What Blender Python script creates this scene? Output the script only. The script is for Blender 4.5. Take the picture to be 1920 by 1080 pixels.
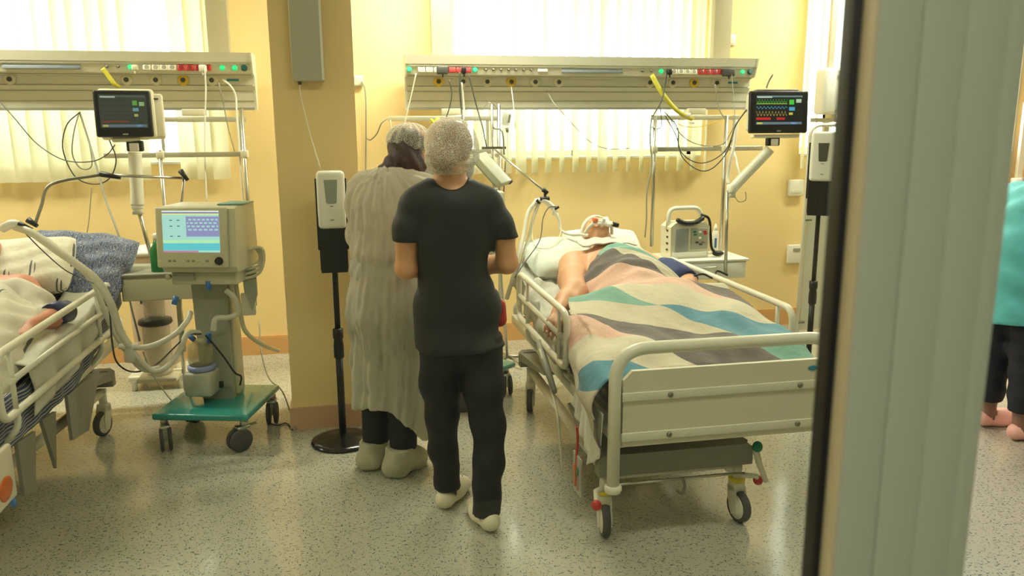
# Intensive care ward seen from the corridor through a glazed partition. Units: metres.
# X runs along the back wall, Y towards the windows, Z up. Floor at Z = 0.
import bpy, bmesh, math, random
import numpy as np
from mathutils import Vector, Matrix, Euler
random.seed(7)
for _o in list(bpy.data.objects): bpy.data.objects.remove(_o)
SC = bpy.context.scene
COL = SC.collection
PI = math.pi
R_ = math.radians

# ------------------------------------------------------------------ camera, sky, lights, exposure
cam = bpy.data.cameras.new('camera'); cam.sensor_width = 36; cam.lens = 36*1500/1920
cam.clip_start = 0.02; cam.clip_end = 200
cam.dof.use_dof = True; cam.dof.focus_distance = 3.6; cam.dof.aperture_fstop = 6.3
camo = bpy.data.objects.new('camera', cam); COL.objects.link(camo)
_y, _p, _r = R_(11.2), R_(11.5), R_(-0.3)
_f = Vector((math.sin(_y)*math.cos(_p), math.cos(_y)*math.cos(_p), -math.sin(_p)))
_rt = Vector((math.cos(_y), -math.sin(_y), 0)); _u = _rt.cross(_f)
_r2 = _rt*math.cos(_r)+_u*math.sin(_r); _u2 = -_rt*math.sin(_r)+_u*math.cos(_r)
_m = Matrix((_r2, _u2, -_f)).transposed().to_4x4(); _m.translation = (0, 0, 1.64)
camo.matrix_world = _m
SC.camera = camo

W = bpy.data.worlds.new('overcast_sky'); SC.world = W; W.use_nodes = True
_bg = W.node_tree.nodes['Background']; _bg.inputs[0].default_value = (0.93, 0.975, 1.0, 1); _bg.inputs[1].default_value = 6.0
SC.view_settings.view_transform = 'Standard'; SC.view_settings.look = 'None'
SC.view_settings.exposure = 0.38; SC.view_settings.gamma = 1.0; SC.view_settings.use_curve_mapping = False
CEIL = 3.05

def area_light(name, loc, rot, sx, sy, power, color=(1, .95, .82), portal=False):
    l = bpy.data.lights.new(name, 'AREA'); l.shape = 'RECTANGLE'; l.size = sx; l.size_y = sy
    l.energy = power; l.color = color
    if portal: l.cycles.is_portal = True
    o = bpy.data.objects.new(name, l); COL.objects.link(o); o.location = loc; o.rotation_euler = rot
    return o
WINDOWS = [(-2.75, -0.84), (0.72, 2.68), (3.52, 5.5)]       # X spans of the three windows
WZ0, WZ1 = 1.39, 2.72
for a, b in WINDOWS:
    area_light('window_portal', ((a+b)/2, 6.16, (WZ0+WZ1)/2), (R_(-90), 0, 0), b-a, WZ1-WZ0, 1, portal=True)

# ------------------------------------------------------------------ helpers: colour and materials
def lin(c):
    return tuple((v/255/12.92 if v/255 <= .04045 else ((v/255+.055)/1.055)**2.4) for v in c)+(1,)
MATS = {}
def mat(name, c, rough=.5, metal=0, bump=0, bscale=60, var=0, vscale=8, alpha=None, trans=0, emit=0, spec=.5, coat=0, sheen=0, aniso=None):
    """Principled material; var = colour variation by noise, bump = fine relief, trans = share of translucent scattering."""
    if name in MATS: return MATS[name]
    m = bpy.data.materials.new(name); m.use_nodes = True; nt = m.node_tree; N = nt.nodes; L = nt.links
    b = N['Principled BSDF']; col = lin(c)
    b.inputs['Base Color'].default_value = col; b.inputs['Roughness'].default_value = rough
    b.inputs['Metallic'].default_value = metal; b.inputs['Specular IOR Level'].default_value = spec
    if coat: b.inputs['Coat Weight'].default_value = coat
    if sheen: b.inputs['Sheen Weight'].default_value = sheen
    tc = N.new('ShaderNodeTexCoord')
    csock = None
    if var:
        nz = N.new('ShaderNodeTexNoise'); nz.inputs['Scale'].default_value = vscale; nz.inputs['Detail'].default_value = 4
        L.new(tc.outputs['Object'], nz.inputs['Vector'])
        mx = N.new('ShaderNodeMix'); mx.data_type = 'RGBA'
        mx.inputs[6].default_value = tuple(v*(1-var) for v in col[:3])+(1,); mx.inputs[7].default_value = tuple(min(1, v*(1+var)) for v in col[:3])+(1,)
        L.new(nz.outputs['Fac'], mx.inputs[0]); csock = mx.outputs[2]; L.new(csock, b.inputs['Base Color'])
    if bump:
        nb = N.new('ShaderNodeTexNoise'); nb.inputs['Scale'].default_value = bscale; nb.inputs['Detail'].default_value = 3
        mp = N.new('ShaderNodeMapping')
        if aniso: mp.inputs['Scale'].default_value = aniso
        L.new(tc.outputs['Object'], mp.inputs['Vector']); L.new(mp.outputs[0], nb.inputs['Vector'])
        bp = N.new('ShaderNodeBump'); bp.inputs['Strength'].default_value = bump; bp.inputs['Distance'].default_value = .01
        L.new(nb.outputs['Fac'], bp.inputs['Height']); L.new(bp.outputs[0], b.inputs['Normal'])
    if emit:
        b.inputs['Emission Color'].default_value = col; b.inputs['Emission Strength'].default_value = emit
    out = N['Material Output']
    sh = b.outputs[0]
    if trans:
        t = N.new('ShaderNodeBsdfTranslucent'); t.inputs[0].default_value = col
        if csock: L.new(csock, t.inputs[0])
        ms = N.new('ShaderNodeMixShader'); ms.inputs[0].default_value = trans
        L.new(sh, ms.inputs[1]); L.new(t.outputs[0], ms.inputs[2]); sh = ms.outputs[0]
    if alpha is not None:
        t = N.new('ShaderNodeBsdfTransparent'); ms = N.new('ShaderNodeMixShader'); ms.inputs[0].default_value = alpha
        L.new(t.outputs[0], ms.inputs[1]); L.new(sh, ms.inputs[2]); sh = ms.outputs[0]
    L.new(sh, out.inputs['Surface'])
    MATS[name] = m; return m

def glass_mat(name, tint=(255, 255, 255), gloss=.06, rough=0.0):
    if name in MATS: return MATS[name]
    m = bpy.data.materials.new(name); m.use_nodes = True; nt = m.node_tree; N = nt.nodes; L = nt.links
    N.remove(N['Principled BSDF'])
    t = N.new('ShaderNodeBsdfTransparent'); t.inputs[0].default_value = lin(tint)
    g = N.new('ShaderNodeBsdfGlossy'); g.inputs['Roughness'].default_value = rough; g.inputs[0].default_value = (1, 1, 1, 1)
    ly = N.new('ShaderNodeLayerWeight'); ly.inputs[0].default_value = .25
    mr = N.new('ShaderNodeMapRange'); mr.inputs[3].default_value = gloss; mr.inputs[4].default_value = .6
    L.new(ly.outputs['Facing'], mr.inputs[0])
    pw = N.new('ShaderNodeMath'); pw.operation = 'POWER'; pw.inputs[1].default_value = 3
    L.new(ly.outputs['Facing'], pw.inputs[0]); L.new(pw.outputs[0], mr.inputs[0])
    ms = N.new('ShaderNodeMixShader'); L.new(mr.outputs[0], ms.inputs[0]); L.new(t.outputs[0], ms.inputs[1]); L.new(g.outputs[0], ms.inputs[2])
    L.new(ms.outputs[0], N['Material Output'].inputs['Surface'])
    MATS[name] = m; return m

def nodes_mat(name):
    m = bpy.data.materials.new(name); m.use_nodes = True; MATS[name] = m
    return m, m.node_tree.nodes, m.node_tree.links, m.node_tree.nodes['Principled BSDF']

# ------------------------------------------------------------------ helpers: geometry
def smooth_path(pts, n=6):
    """Catmull-Rom through the points."""
    P = [Vector(p) for p in pts]
    if len(P) < 3: return P
    P = [P[0]*2-P[1]]+P+[P[-1]*2-P[-2]]
    out = []
    for i in range(1, len(P)-2):
        a, b, c, d = P[i-1:i+3]
        for k in range(n):
            t = k/n
            out.append(.5*((2*b)+(c-a)*t+(2*a-5*b+4*c-d)*t*t+(3*b-a-3*c+d)*t**3))
    out.append(P[-2]); return out

def fillet(pts, r, n=5, closed=False):
    """Round the inner corners of a polyline with radius about r."""
    P = [Vector(p) for p in pts]; out = []
    N = len(P)
    for i, p in enumerate(P):
        if not closed and i in (0, N-1): out.append(p); continue
        a = P[(i-1) % N]-p; b = P[(i+1) % N]-p
        d = min(r, a.length*.49, b.length*.49)
        A = p+a.normalized()*d; B = p+b.normalized()*d
        for k in range(n+1):
            t = k/n; out.append(A*(1-t)**2+p*2*t*(1-t)+B*t*t)
    return out

class MB:
    def __init__(s): s.v = []; s.f = []; s.sm = []
    def add(s, vs, fs, smooth=False, M=None):
        o = len(s.v)
        s.v += [tuple(M @ Vector(v)) if M else tuple(v) for v in vs]
        for f in fs: s.f.append([i+o for i in f]); s.sm.append(smooth)
        return s
    def box(s, c, d, M=None, bev=0, seg=2):
        if bev:
            bm = bmesh.new(); bmesh.ops.create_cube(bm, size=1)
            for v in bm.verts: v.co = Vector((v.co.x*d[0]+c[0], v.co.y*d[1]+c[1], v.co.z*d[2]+c[2]))
            bmesh.ops.bevel(bm, geom=bm.edges[:], offset=min(bev, .49*min(d)), segments=seg, affect='EDGES', profile=.5)
            bm.verts.index_update()
            s.add([v.co for v in bm.verts], [[v.index for v in f.verts] for f in bm.faces], seg > 1, M); bm.free(); return s
        x, y, z = (q/2 for q in d); a, b, e = c
        return s.add([(a-x, b-y, e-z), (a+x, b-y, e-z), (a+x, b+y, e-z), (a-x, b+y, e-z), (a-x, b-y, e+z), (a+x, b-y, e+z), (a+x, b+y, e+z), (a-x, b+y, e+z)],
                     [(0, 3, 2, 1), (4, 5, 6, 7), (0, 1, 5, 4), (1, 2, 6, 5), (2, 3, 7, 6), (3, 0, 4, 7)], False, M)
    def tube(s, pts, r, n=8, M=None, closed=False, cap=True):
        P = [Vector(p) for p in pts]; rs = r if isinstance(r, (list, tuple)) else [r]*len(P)
        vs = []; fs = []; up = None; N = len(P)
        for i, p in enumerate(P):
            t = (P[(i+1) % N]-P[i-1]) if closed else (P[min(i+1, N-1)]-P[max(i-1, 0)])
            if t.length < 1e-9: t = Vector((0, 0, 1))
            t.normalize()
            if up is None:
                up = Vector((0, 0, 1)) if abs(t.z) < .9 else Vector((1, 0, 0))
            up = (up-t*up.dot(t)); up = up.normalized() if up.length > 1e-6 else t.orthogonal().normalized()
            q = t.cross(up)
            for k in range(n):
                a = 2*PI*k/n; vs.append(p+(up*math.cos(a)+q*math.sin(a))*rs[i])
        for i in range(N if closed else N-1):
            j = (i+1) % N
            for k in range(n): fs.append((i*n+k, i*n+(k+1) % n, j*n+(k+1) % n, j*n+k))
        s.add(vs, fs, True, M)
        if cap and not closed:
            o = len(s.v)-len(vs)
            s.f.append([o+k for k in range(n)][::-1]); s.sm.append(False)
            s.f.append([o+(N-1)*n+k for k in range(n)]); s.sm.append(False)
        return s
    def cyl(s, a, b, r, r2=None, n=20, M=None): return s.tube([a, b], [r, r if r2 is None else r2], n, M)
    def lathe(s, prof, n=24, M=None, smooth=True):
        vs = []; fs = []; m = len(prof)
        for r, z in prof:
            for k in range(n): a = 2*PI*k/n; vs.append((r*math.cos(a), r*math.sin(a), z))
        for i in range(m-1):
            for k in range(n): fs.append((i*n+k, i*n+(k+1) % n, (i+1)*n+(k+1) % n, (i+1)*n+k))
        fs.append([k for k in range(n)][::-1]); fs.append([(m-1)*n+k for k in range(n)])
        s.add(vs, fs, smooth, M); return s
    def prism(s, poly, d0, d1, M=None, axis='y'):
        """Extrude a 2-D polygon; axis y: poly is (x, z); axis x: poly is (y, z); axis z: poly is (x, y)."""
        n = len(poly)
        def p3(a, b, d): return {'y': (a, d, b), 'x': (d, a, b), 'z': (a, b, d)}[axis]
        vs = [p3(a, b, d0) for a, b in poly]+[p3(a, b, d1) for a, b in poly]
        fs = [list(range(n))[::-1], [n+i for i in range(n)]]+[(i, (i+1) % n, n+(i+1) % n, n+i) for i in range(n)]
        return s.add(vs, fs, False, M)
    def ell(s, c, r, n=14, m=9, M=None):
        vs = [(c[0], c[1], c[2]-r[2])]; fs = []
        for i in range(1, m):
            ph = PI*i/m
            for k in range(n): a = 2*PI*k/n; vs.append((c[0]+r[0]*math.sin(ph)*math.cos(a), c[1]+r[1]*math.sin(ph)*math.sin(a), c[2]-r[2]*math.cos(ph)))
        vs.append((c[0], c[1], c[2]+r[2])); e = len(vs)-1
        for k in range(n):
            fs.append((0, 1+(k+1) % n, 1+k)); fs.append((e, e-n+k, e-n+(k+1) % n))
            for i in range(m-2): fs.append((1+i*n+k, 1+i*n+(k+1) % n, 1+(i+1)*n+(k+1) % n, 1+(i+1)*n+k))
        return s.add(vs, fs, True, M)
    def grid(s, fn, nu, nv, M=None):
        vs = [fn(i/nu, j/nv) for j in range(nv+1) for i in range(nu+1)]
        fs = [(j*(nu+1)+i, j*(nu+1)+i+1, (j+1)*(nu+1)+i+1, (j+1)*(nu+1)+i) for j in range(nv) for i in range(nu)]
        return s.add(vs, fs, True, M)
    def mesh(s, name, m=None):
        me = bpy.data.meshes.new(name); me.from_pydata(s.v, [], s.f)
        me.polygons.foreach_set('use_smooth', s.sm)
        bm = bmesh.new(); bm.from_mesh(me); bmesh.ops.recalc_face_normals(bm, faces=bm.faces); bm.to_mesh(me); bm.free()
        if m: me.materials.append(m)
        return me
    def build(s, name, m, parent=None, world=False):
        """Link as ONE object. Coordinates are the parent thing's own (or the world's when world=True)."""
        if world and parent:
            inv = root_of(parent).matrix_basis.inverted(); s.v = [tuple(inv @ Vector(v)) for v in s.v]
        o = bpy.data.objects.new(name, s.mesh(name, m)); COL.objects.link(o)
        if parent: o.parent = parent
        return o
def root_of(o):
    while o.parent: o = o.parent
    return o
def tag(o, label=None, cat=None, group=None, kind=None):
    if label: o['label'] = label
    if cat: o['category'] = cat
    if group: o['group'] = group
    if kind: o['kind'] = kind
    return o
def thing(name, label, cat, loc=(0, 0, 0), rz=0, group=None):
    o = bpy.data.objects.new(name, None); COL.objects.link(o); o.empty_display_size = .05
    o.location = loc; o.rotation_euler = (0, 0, rz)
    o.matrix_basis = Matrix.Translation(loc) @ Matrix.Rotation(rz, 4, 'Z')
    return tag(o, label, cat, group)
def solo(name, mb, m, label, cat, group=None):
    """A thing that is one mesh in world coordinates; the origin goes to its base."""
    xs = np.array(mb.v); b = Vector(((xs[:, 0].min()+xs[:, 0].max())/2, (xs[:, 1].min()+xs[:, 1].max())/2, xs[:, 2].min()))
    mb.v = [tuple(Vector(v)-b) for v in mb.v]
    o = mb.build(name, m); o.location = b
    return tag(o, label, cat, group)
def struct(name, mb, m, parent=None):
    o = mb.build(name, m, parent)
    if not parent: o['kind'] = 'structure'
    return o
def copy_tree(o, parent=None):
    c = o.copy(); COL.objects.link(c); c.parent = parent
    for ch in list(o.children): copy_tree(ch, c)
    return c
def cable(label, pts, r, m, n=5, cat='cable', name='cable', k=6):
    return solo(name, MB().tube(smooth_path(pts, k), r, n), m, label, cat)
def shift(o, mod='SOLIDIFY', **kw):
    md = o.modifiers.new(mod.lower(), mod)
    for a, b in kw.items(): setattr(md, a, b)
    return o

# ------------------------------------------------------------------ helpers: bodies and clothes as blended solids
def surfnet(val, lo, h):
    """Surface nets on a scalar grid (negative inside)."""
    S = val < 0
    c = [S[i:S.shape[0]-1+i, j:S.shape[1]-1+j, k:S.shape[2]-1+k] for i in (0, 1) for j in (0, 1) for k in (0, 1)]
    cnt = sum(q.astype(np.int8) for q in c)
    act = (cnt > 0) & (cnt < 8)
    idx = -np.ones(act.shape, np.int64); cells = np.argwhere(act); idx[act] = np.arange(len(cells))
    acc = np.zeros((len(cells), 3)); num = np.zeros(len(cells))
    corners = [(i, j, k) for i in (0, 1) for j in (0, 1) for k in (0, 1)]
    vv = {q: val[cells[:, 0]+q[0], cells[:, 1]+q[1], cells[:, 2]+q[2]] for q in corners}
    for a in corners:
        for ax in range(3):
            if a[ax]: continue
            b = list(a); b[ax] = 1; b = tuple(b)
            va, vb = vv[a], vv[b]; m = (va < 0) != (vb < 0)
            t = np.where(m, va/np.where(m, va-vb, 1), 0)
            p = np.tile(np.array(a, float), (len(cells), 1)); p[:, ax] = t
            acc[m] += p[m]; num[m] += 1
    V = (cells+acc/num[:, None])*h+np.array(lo)
    F = []
    for ax in range(3):
        a1, a2 = [(1, 2), (2, 0), (0, 1)][ax]
        sl0 = [slice(None)]*3; sl1 = [slice(None)]*3; sl0[ax] = slice(0, -1); sl1[ax] = slice(1, None)
        A = S[tuple(sl0)]; B = S[tuple(sl1)]
        e = np.argwhere(A != B)
        e = e[(e[:, a1] > 0) & (e[:, a2] > 0) & (e[:, a1] < S.shape[a1]-1) & (e[:, a2] < S.shape[a2]-1)]
        if not len(e): continue
        fl = A[e[:, 0], e[:, 1], e[:, 2]]
        def cell(d1, d2):
            q = e.copy(); q[:, a1] -= d1; q[:, a2] -= d2; return idx[q[:, 0], q[:, 1], q[:, 2]]
        quad = np.stack([cell(1, 1), cell(0, 1), cell(0, 0), cell(1, 0)], 1)
        quad[~fl] = quad[~fl][:, ::-1]
        F.append(quad)
    return V, np.concatenate(F)

class Solid:
    """A solid of tapered capsules and ellipsoids blended into ONE continuous surface, optionally clipped and wrinkled."""
    def __init__(s): s.p = []
    def cap(s, a, b, r0, r1=None, k=.03, flat=None):
        """flat = (direction, factor): the section is squashed along that direction."""
        s.p.append(('c', np.array(a, float), np.array(b, float), r0, r0 if r1 is None else r1, k, flat)); return s
    def chain(s, pts, rs, k=.03, flat=None):
        for i in range(len(pts)-1): s.cap(pts[i], pts[i+1], rs[i], rs[i+1], k, flat)
        return s
    def ell(s, c, r, k=.03, M=None): s.p.append(('e', np.array(c, float), np.array(r, float), M, 0, k, None)); return s
    def box_(s):
        lo = []; hi = []
        for q in s.p:
            if q[0] == 'c': m = max(q[3], q[4])*(max(1, q[6][2]) if q[6] and len(q[6]) > 2 else 1); lo.append(np.minimum(q[1], q[2])-m); hi.append(np.maximum(q[1], q[2])+m)
            else: m = q[2] if q[3] is None else max(q[2]); lo.append(q[1]-m); hi.append(q[1]+m)
        return np.min(lo, 0), np.max(hi, 0)
    def field(s, h, pad=.03, grow=0):
        lo, hi = s.box_(); lo = lo-pad-grow; hi = hi+pad+grow
        n = np.ceil((hi-lo)/h).astype(int)+1
        ax = [lo[i]+h*np.arange(n[i]) for i in range(3)]
        D = np.full(n, .2, np.float32)
        for q in s.p:
            k = q[5]; g = k+.05+grow
            if q[0] == 'c': m = max(q[3], q[4])+g; l = np.minimum(q[1], q[2])-m; u = np.maximum(q[1], q[2])+m
            else: m = (q[2] if q[3] is None else np.full(3, max(q[2])))+g; l = q[1]-m; u = q[1]+m
            i0 = np.clip(np.floor((l-lo)/h).astype(int), 0, n-1); i1 = np.clip(np.ceil((u-lo)/h).astype(int)+1, 1, n)
            sl = tuple(slice(i0[i], i1[i]) for i in range(3))
            X = ax[0][sl[0]][:, None, None]; Y = ax[1][sl[1]][None, :, None]; Z = ax[2][sl[2]][None, None, :]
            if q[0] == 'c':
                a, b = q[1], q[2]; ba = b-a; L = max(1e-9, float(ba@ba))
                px, py, pz = X-a[0], Y-a[1], Z-a[2]
                t = np.clip((px*ba[0]+py*ba[1]+pz*ba[2])/L, 0, 1)
                px, py, pz = px-t*ba[0], py-t*ba[1], pz-t*ba[2]
                r = q[3]+(q[4]-q[3])*t
                if q[6]:
                    d = np.array(q[6][0], float); d /= np.linalg.norm(d); f = 1/q[6][1]
                    w = (px*d[0]+py*d[1]+pz*d[2])*(f-1); px, py, pz = px+w*d[0], py+w*d[1], pz+w*d[2]
                    dd = (np.sqrt(px*px+py*py+pz*pz)-r)*(q[6][1]+1)/2
                else: dd = np.sqrt(px*px+py*py+pz*pz)-r
            else:
                px, py, pz = X-q[1][0], Y-q[1][1], Z-q[1][2]
                if q[3] is not None:
                    M = np.array(q[3]); px, py, pz = (px*M[0][i]+py*M[1][i]+pz*M[2][i] for i in range(3))
                r = q[2]; k0 = np.sqrt((px/r[0])**2+(py/r[1])**2+(pz/r[2])**2)
                k1 = np.sqrt((px/r[0]**2)**2+(py/r[1]**2)**2+(pz/r[2]**2)**2)+1e-9
                dd = k0*(k0-1)/k1
            A = D[sl]
            if k > 0:
                hh = np.clip(.5+.5*(A-dd)/k, 0, 1); D[sl] = (A*(1-hh)+dd*hh-k*hh*(1-hh)).astype(np.float32)
            else: D[sl] = np.minimum(A, dd)
        return D, ax, lo
    def build(s, name, m, parent, h=.01, grow=0, clip=None, fn=None, relax=2):
        """clip(X, Y, Z) > 0 is cut away; fn(X, Y, Z) is added to the distance (folds)."""
        D, ax, lo = s.field(h, grow=grow)
        D = D-grow
        X, Y, Z = ax[0][:, None, None], ax[1][None, :, None], ax[2][None, None, :]
        if fn is not None: D = D+fn(X, Y, Z)
        if clip is not None: D = np.maximum(D, clip(X, Y, Z))
        V, F = surfnet(D, lo, h)
        me = bpy.data.meshes.new(name)
        inv = root_of(parent).matrix_basis.inverted() if parent else Matrix()
        A = np.array(inv); V = V@A[:3, :3].T+A[:3, 3]
        me.from_pydata(V.tolist(), [], F.tolist()); me.polygons.foreach_set('use_smooth', [True]*len(F))
        if relax:
            bm = bmesh.new(); bm.from_mesh(me)
            for _ in range(relax): bmesh.ops.smooth_vert(bm, verts=bm.verts, factor=.5, use_axis_x=True, use_axis_y=True, use_axis_z=True)
            bm.to_mesh(me); bm.free()
        me.materials.append(m)
        o = bpy.data.objects.new(name, me); COL.objects.link(o)
        if parent: o.parent = parent
        return o

# ------------------------------------------------------------------ materials of the setting
M_wall = mat('yellow_wall_paint', (241, 213, 152), .55, bump=.04, bscale=90, var=.02, vscale=3)
M_ceil = mat('white_ceiling_paint', (240, 238, 225), .8)
M_base = mat('tan_baseboard', (214, 166, 104), .4, var=.03)
M_basec = mat('pinkish_baseboard', (205, 165, 130), .4, var=.03)
M_white = mat('white_enamel', (226, 224, 206), .3)
M_white2 = mat('white_plastic', (232, 230, 216), .38)
M_cream = mat('cream_plastic', (220, 214, 186), .4)
M_greyp = mat('grey_plastic', (150, 148, 132), .5)
M_dgrey = mat('dark_grey_plastic', (70, 70, 64), .5)
M_black = mat('black_plastic', (22, 22, 20), .45)
M_rubber = mat('grey_rubber', (62, 62, 58), .7)
M_metal = mat('brushed_steel', (190, 188, 176), .28, 1)
M_dmetal = mat('dull_steel', (140, 136, 120), .4, .8)
M_pane = glass_mat('window_glass', gloss=.03)
M_red = mat('red_plastic', (190, 44, 34), .35)
M_green = mat('green_plastic', (20, 120, 80), .35)
M_greenlamp = mat('green_indicator', (40, 200, 130), .3, emit=.6)
M_yellow = mat('yellow_plastic', (226, 190, 60), .4)
M_blue = mat('blue_plastic', (60, 120, 190), .35)

def floor_material():
    m, N, L, b = nodes_mat('speckled_vinyl')
    tc = N.new('ShaderNodeTexCoord')
    def noise(scale, detail, stretch=(1, 1, 1), rz=0):
        mp = N.new('ShaderNodeMapping'); mp.inputs['Scale'].default_value = stretch; mp.inputs['Rotation'].default_value = (0, 0, rz)
        n = N.new('ShaderNodeTexNoise'); n.inputs['Scale'].default_value = scale; n.inputs['Detail'].default_value = detail
        L.new(tc.outputs['Object'], mp.inputs[0]); L.new(mp.outputs[0], n.inputs['Vector']); return n.outputs['Fac']
    def step(src, lo, hi):
        r = N.new('ShaderNodeMapRange'); r.inputs[1].default_value = lo; r.inputs[2].default_value = hi; L.new(src, r.inputs[0]); return r.outputs[0]
    def mix(a, c, fac):
        x = N.new('ShaderNodeMix'); x.data_type = 'RGBA'; x.inputs[7].default_value = lin(c); L.new(fac, x.inputs[0])
        if isinstance(a, tuple): x.inputs[6].default_value = lin(a)
        else: L.new(a, x.inputs[6])
        return x.outputs[2]
    c = mix((182, 178, 160), (172, 168, 150), noise(2.2, 3))
    c = mix(c, (158, 157, 144), step(noise(34, 2), .60, .70))
    c = mix(c, (92, 98, 96), step(noise(46, 1.5, (1, 2.6, 1), .5), .64, .66))
    c = mix(c, (60, 68, 74), step(noise(58, 1, (2.8, 1, 1), .3), .655, .675))
    L.new(c, b.inputs['Base Color']); b.inputs['Roughness'].default_value = .13; b.inputs['Specular IOR Level'].default_value = .75
    nb = noise(3, 2); bp = N.new('ShaderNodeBump'); bp.inputs['Strength'].default_value = .03; bp.inputs['Distance'].default_value = .05
    L.new(nb, bp.inputs['Height']); L.new(bp.outputs[0], b.inputs['Normal'])
    return m

# ------------------------------------------------------------------ the setting
X0, X1, YB, YW = -4.6, 6.6, -2.2, 5.92
struct('floor', MB().box(((X0+X1)/2, (YB+YW)/2, -.05), (X1-X0, YW-YB+.4, .1)), floor_material())
struct('ceiling', MB().box(((X0+X1)/2, (YB+YW)/2, CEIL+.05), (X1-X0, YW-YB+.4, .1)), M_ceil)
struct('wall_left', MB().box((X0-.05, (YB+YW)/2, CEIL/2), (.1, YW-YB+.4, CEIL)), M_wall)
struct('wall_right', MB().box((X1+.05, (YB+YW)/2, CEIL/2), (.1, YW-YB+.4, CEIL)), M_wall)
struct('wall_corridor', MB().box(((X0+X1)/2, YB-.05, CEIL/2), (X1-X0, .1, CEIL)), mat('corridor_paint', (84, 90, 92), .7))
wb = MB()
wb.box(((X0+X1)/2, YW+.12, WZ0/2), (X1-X0, .24, WZ0)).box(((X0+X1)/2, YW+.12, (WZ1+CEIL)/2), (X1-X0, .24, CEIL-WZ1))
xs = [X0]+[q for w in WINDOWS for q in w]+[X1]
for i in range(0, len(xs), 2): wb.box(((xs[i]+xs[i+1])/2, YW+.12, (WZ0+WZ1)/2), (xs[i+1]-xs[i], .24, WZ1-WZ0))
struct('wall_back', wb, M_wall)
bb = MB().box(((X0+X1)/2, YW-.009, .065), (X1-X0, .018, .13)); bb.box(((X0+X1)/2, YW-.007, .1345), (X1-X0, .014, .009))
struct('baseboard_back', bb, M_base)
# free-standing square column between the two bays
CX0, CX1, CY0, CY1 = -.376, .034, 4.335, 4.72
col = struct('column', MB().box(((CX0+CX1)/2, (CY0+CY1)/2, CEIL/2), (CX1-CX0, CY1-CY0, CEIL)), M_wall)
cb = MB().prism([(CX0-.014, CY0-.014), (CX1+.014, CY0-.014), (CX1+.014, CY1+.014), (CX0-.014, CY1+.014)], 0, .125, axis='z')
o = cb.build('baseboard', M_basec, col)
# windows: frame, mullions, panes, sill
for i, (a, b) in enumerate(WINDOWS):
    fr = MB(); w = b-a; y = YW+.17
    for x in (a+.03, b-.03): fr.box((x, y, (WZ0+WZ1)/2), (.06, .07, WZ1-WZ0))
    for z in (WZ0+.03, WZ1-.03): fr.box(((a+b)/2, y, z), (w, .07, .06))
    fr.box((a+w/2, y, (WZ0+WZ1)/2), (.05, .07, WZ1-WZ0))
    fo = struct('window_%d' % (i+1), fr, M_white2)
    for k in range(2):
        MB().box((a+w*(k+.5)/2, y, (WZ0+WZ1)/2), (w/2-.08, .012, WZ1-WZ0-.11)).build('pane', M_pane, fo)
    MB().box(((a+b)/2, YW+.07, WZ0+.008), (w, .16, .016)).build('window_sill', M_white2, fo)

# corridor partition: glazing with a wide upright, open doorway to its right
M_jamb = mat('grey_green_lacquer', (184, 193, 160), .38, var=.015, vscale=5)
M_bead = mat('beige_lacquer', (205, 194, 152), .4)
jm = struct('door_1', MB().box((.4085, .5195, CEIL/2), (.115, .035, CEIL)), M_jamb)
for x, w, d in ((.3665, .033, .0022), (.4005, .0345, .0032), (.4345, .033, .0022), (.459, .0155, .001)):
    MB().box((x, .502-d/2, 1.25), (w, d, 2.5), bev=.0018, seg=2).build('profile_strip', M_jamb, jm)
MB().box((.3495, .509, 1.25), (.0022, .015, 2.5)).build('glazing_bead', M_bead, jm)
MB().box((.3475, .526, 1.25), (.008, .019, 2.5), bev=.003).build('gasket', M_black, jm)
pt = struct('wall_front', MB().box((-2.12, .53, .45), (4.94, .05, .9)).box((-2.12, .53, 2.6), (4.94, .05, .9)), M_jamb)
gp = struct('window_4', MB().box((-2.12, .531, 1.525), (4.93, .006, 1.25)), glass_mat('partition_glass', (244, 247, 238), gloss=.03))
struct('wall_doorway_head', MB().box((3.5, .53, 2.75), (6.1, .05, .6)), M_jamb)

# ceiling lamps of ward and corridor; the unseen near row is added front fill
M_diff = mat('lamp_diffuser', (255, 250, 228), .5, emit=2.0)
def ceiling_light(x, y, sx, sy, power, label):
    t = thing('ceiling_light', label, 'ceiling light', (x, y, CEIL-.06))
    MB().box((0, 0, .03), (sx, sy, .06), bev=.01).build('housing', M_white2, t)
    MB().box((0, 0, -.004), (sx-.06, sy-.06, .008)).build('diffuser', M_diff, t)
    l = area_light('lamp_light', (x, y, CEIL-.08), (0, 0, 0), sx-.08, sy-.08, power, (1, .97, .92)); l.parent = t; l.location = (0, 0, -.02)
for x, wd in ((-2.6, 'left bay'), (.75, 'middle bay'), (3.9, 'right bay')):
    for y, wy, pw in ((1.9, 'added as fill nearer the partition', 16), (5.1, 'nearer the windows', 60)):
        ceiling_light(x, y, 1.3, .3, pw, 'long ceiling lamp over the %s, %s' % (wd, wy))
ceiling_light(-.3, -1.0, 1.2, .3, 24, 'long ceiling lamp in the corridor outside the glass')

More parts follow.
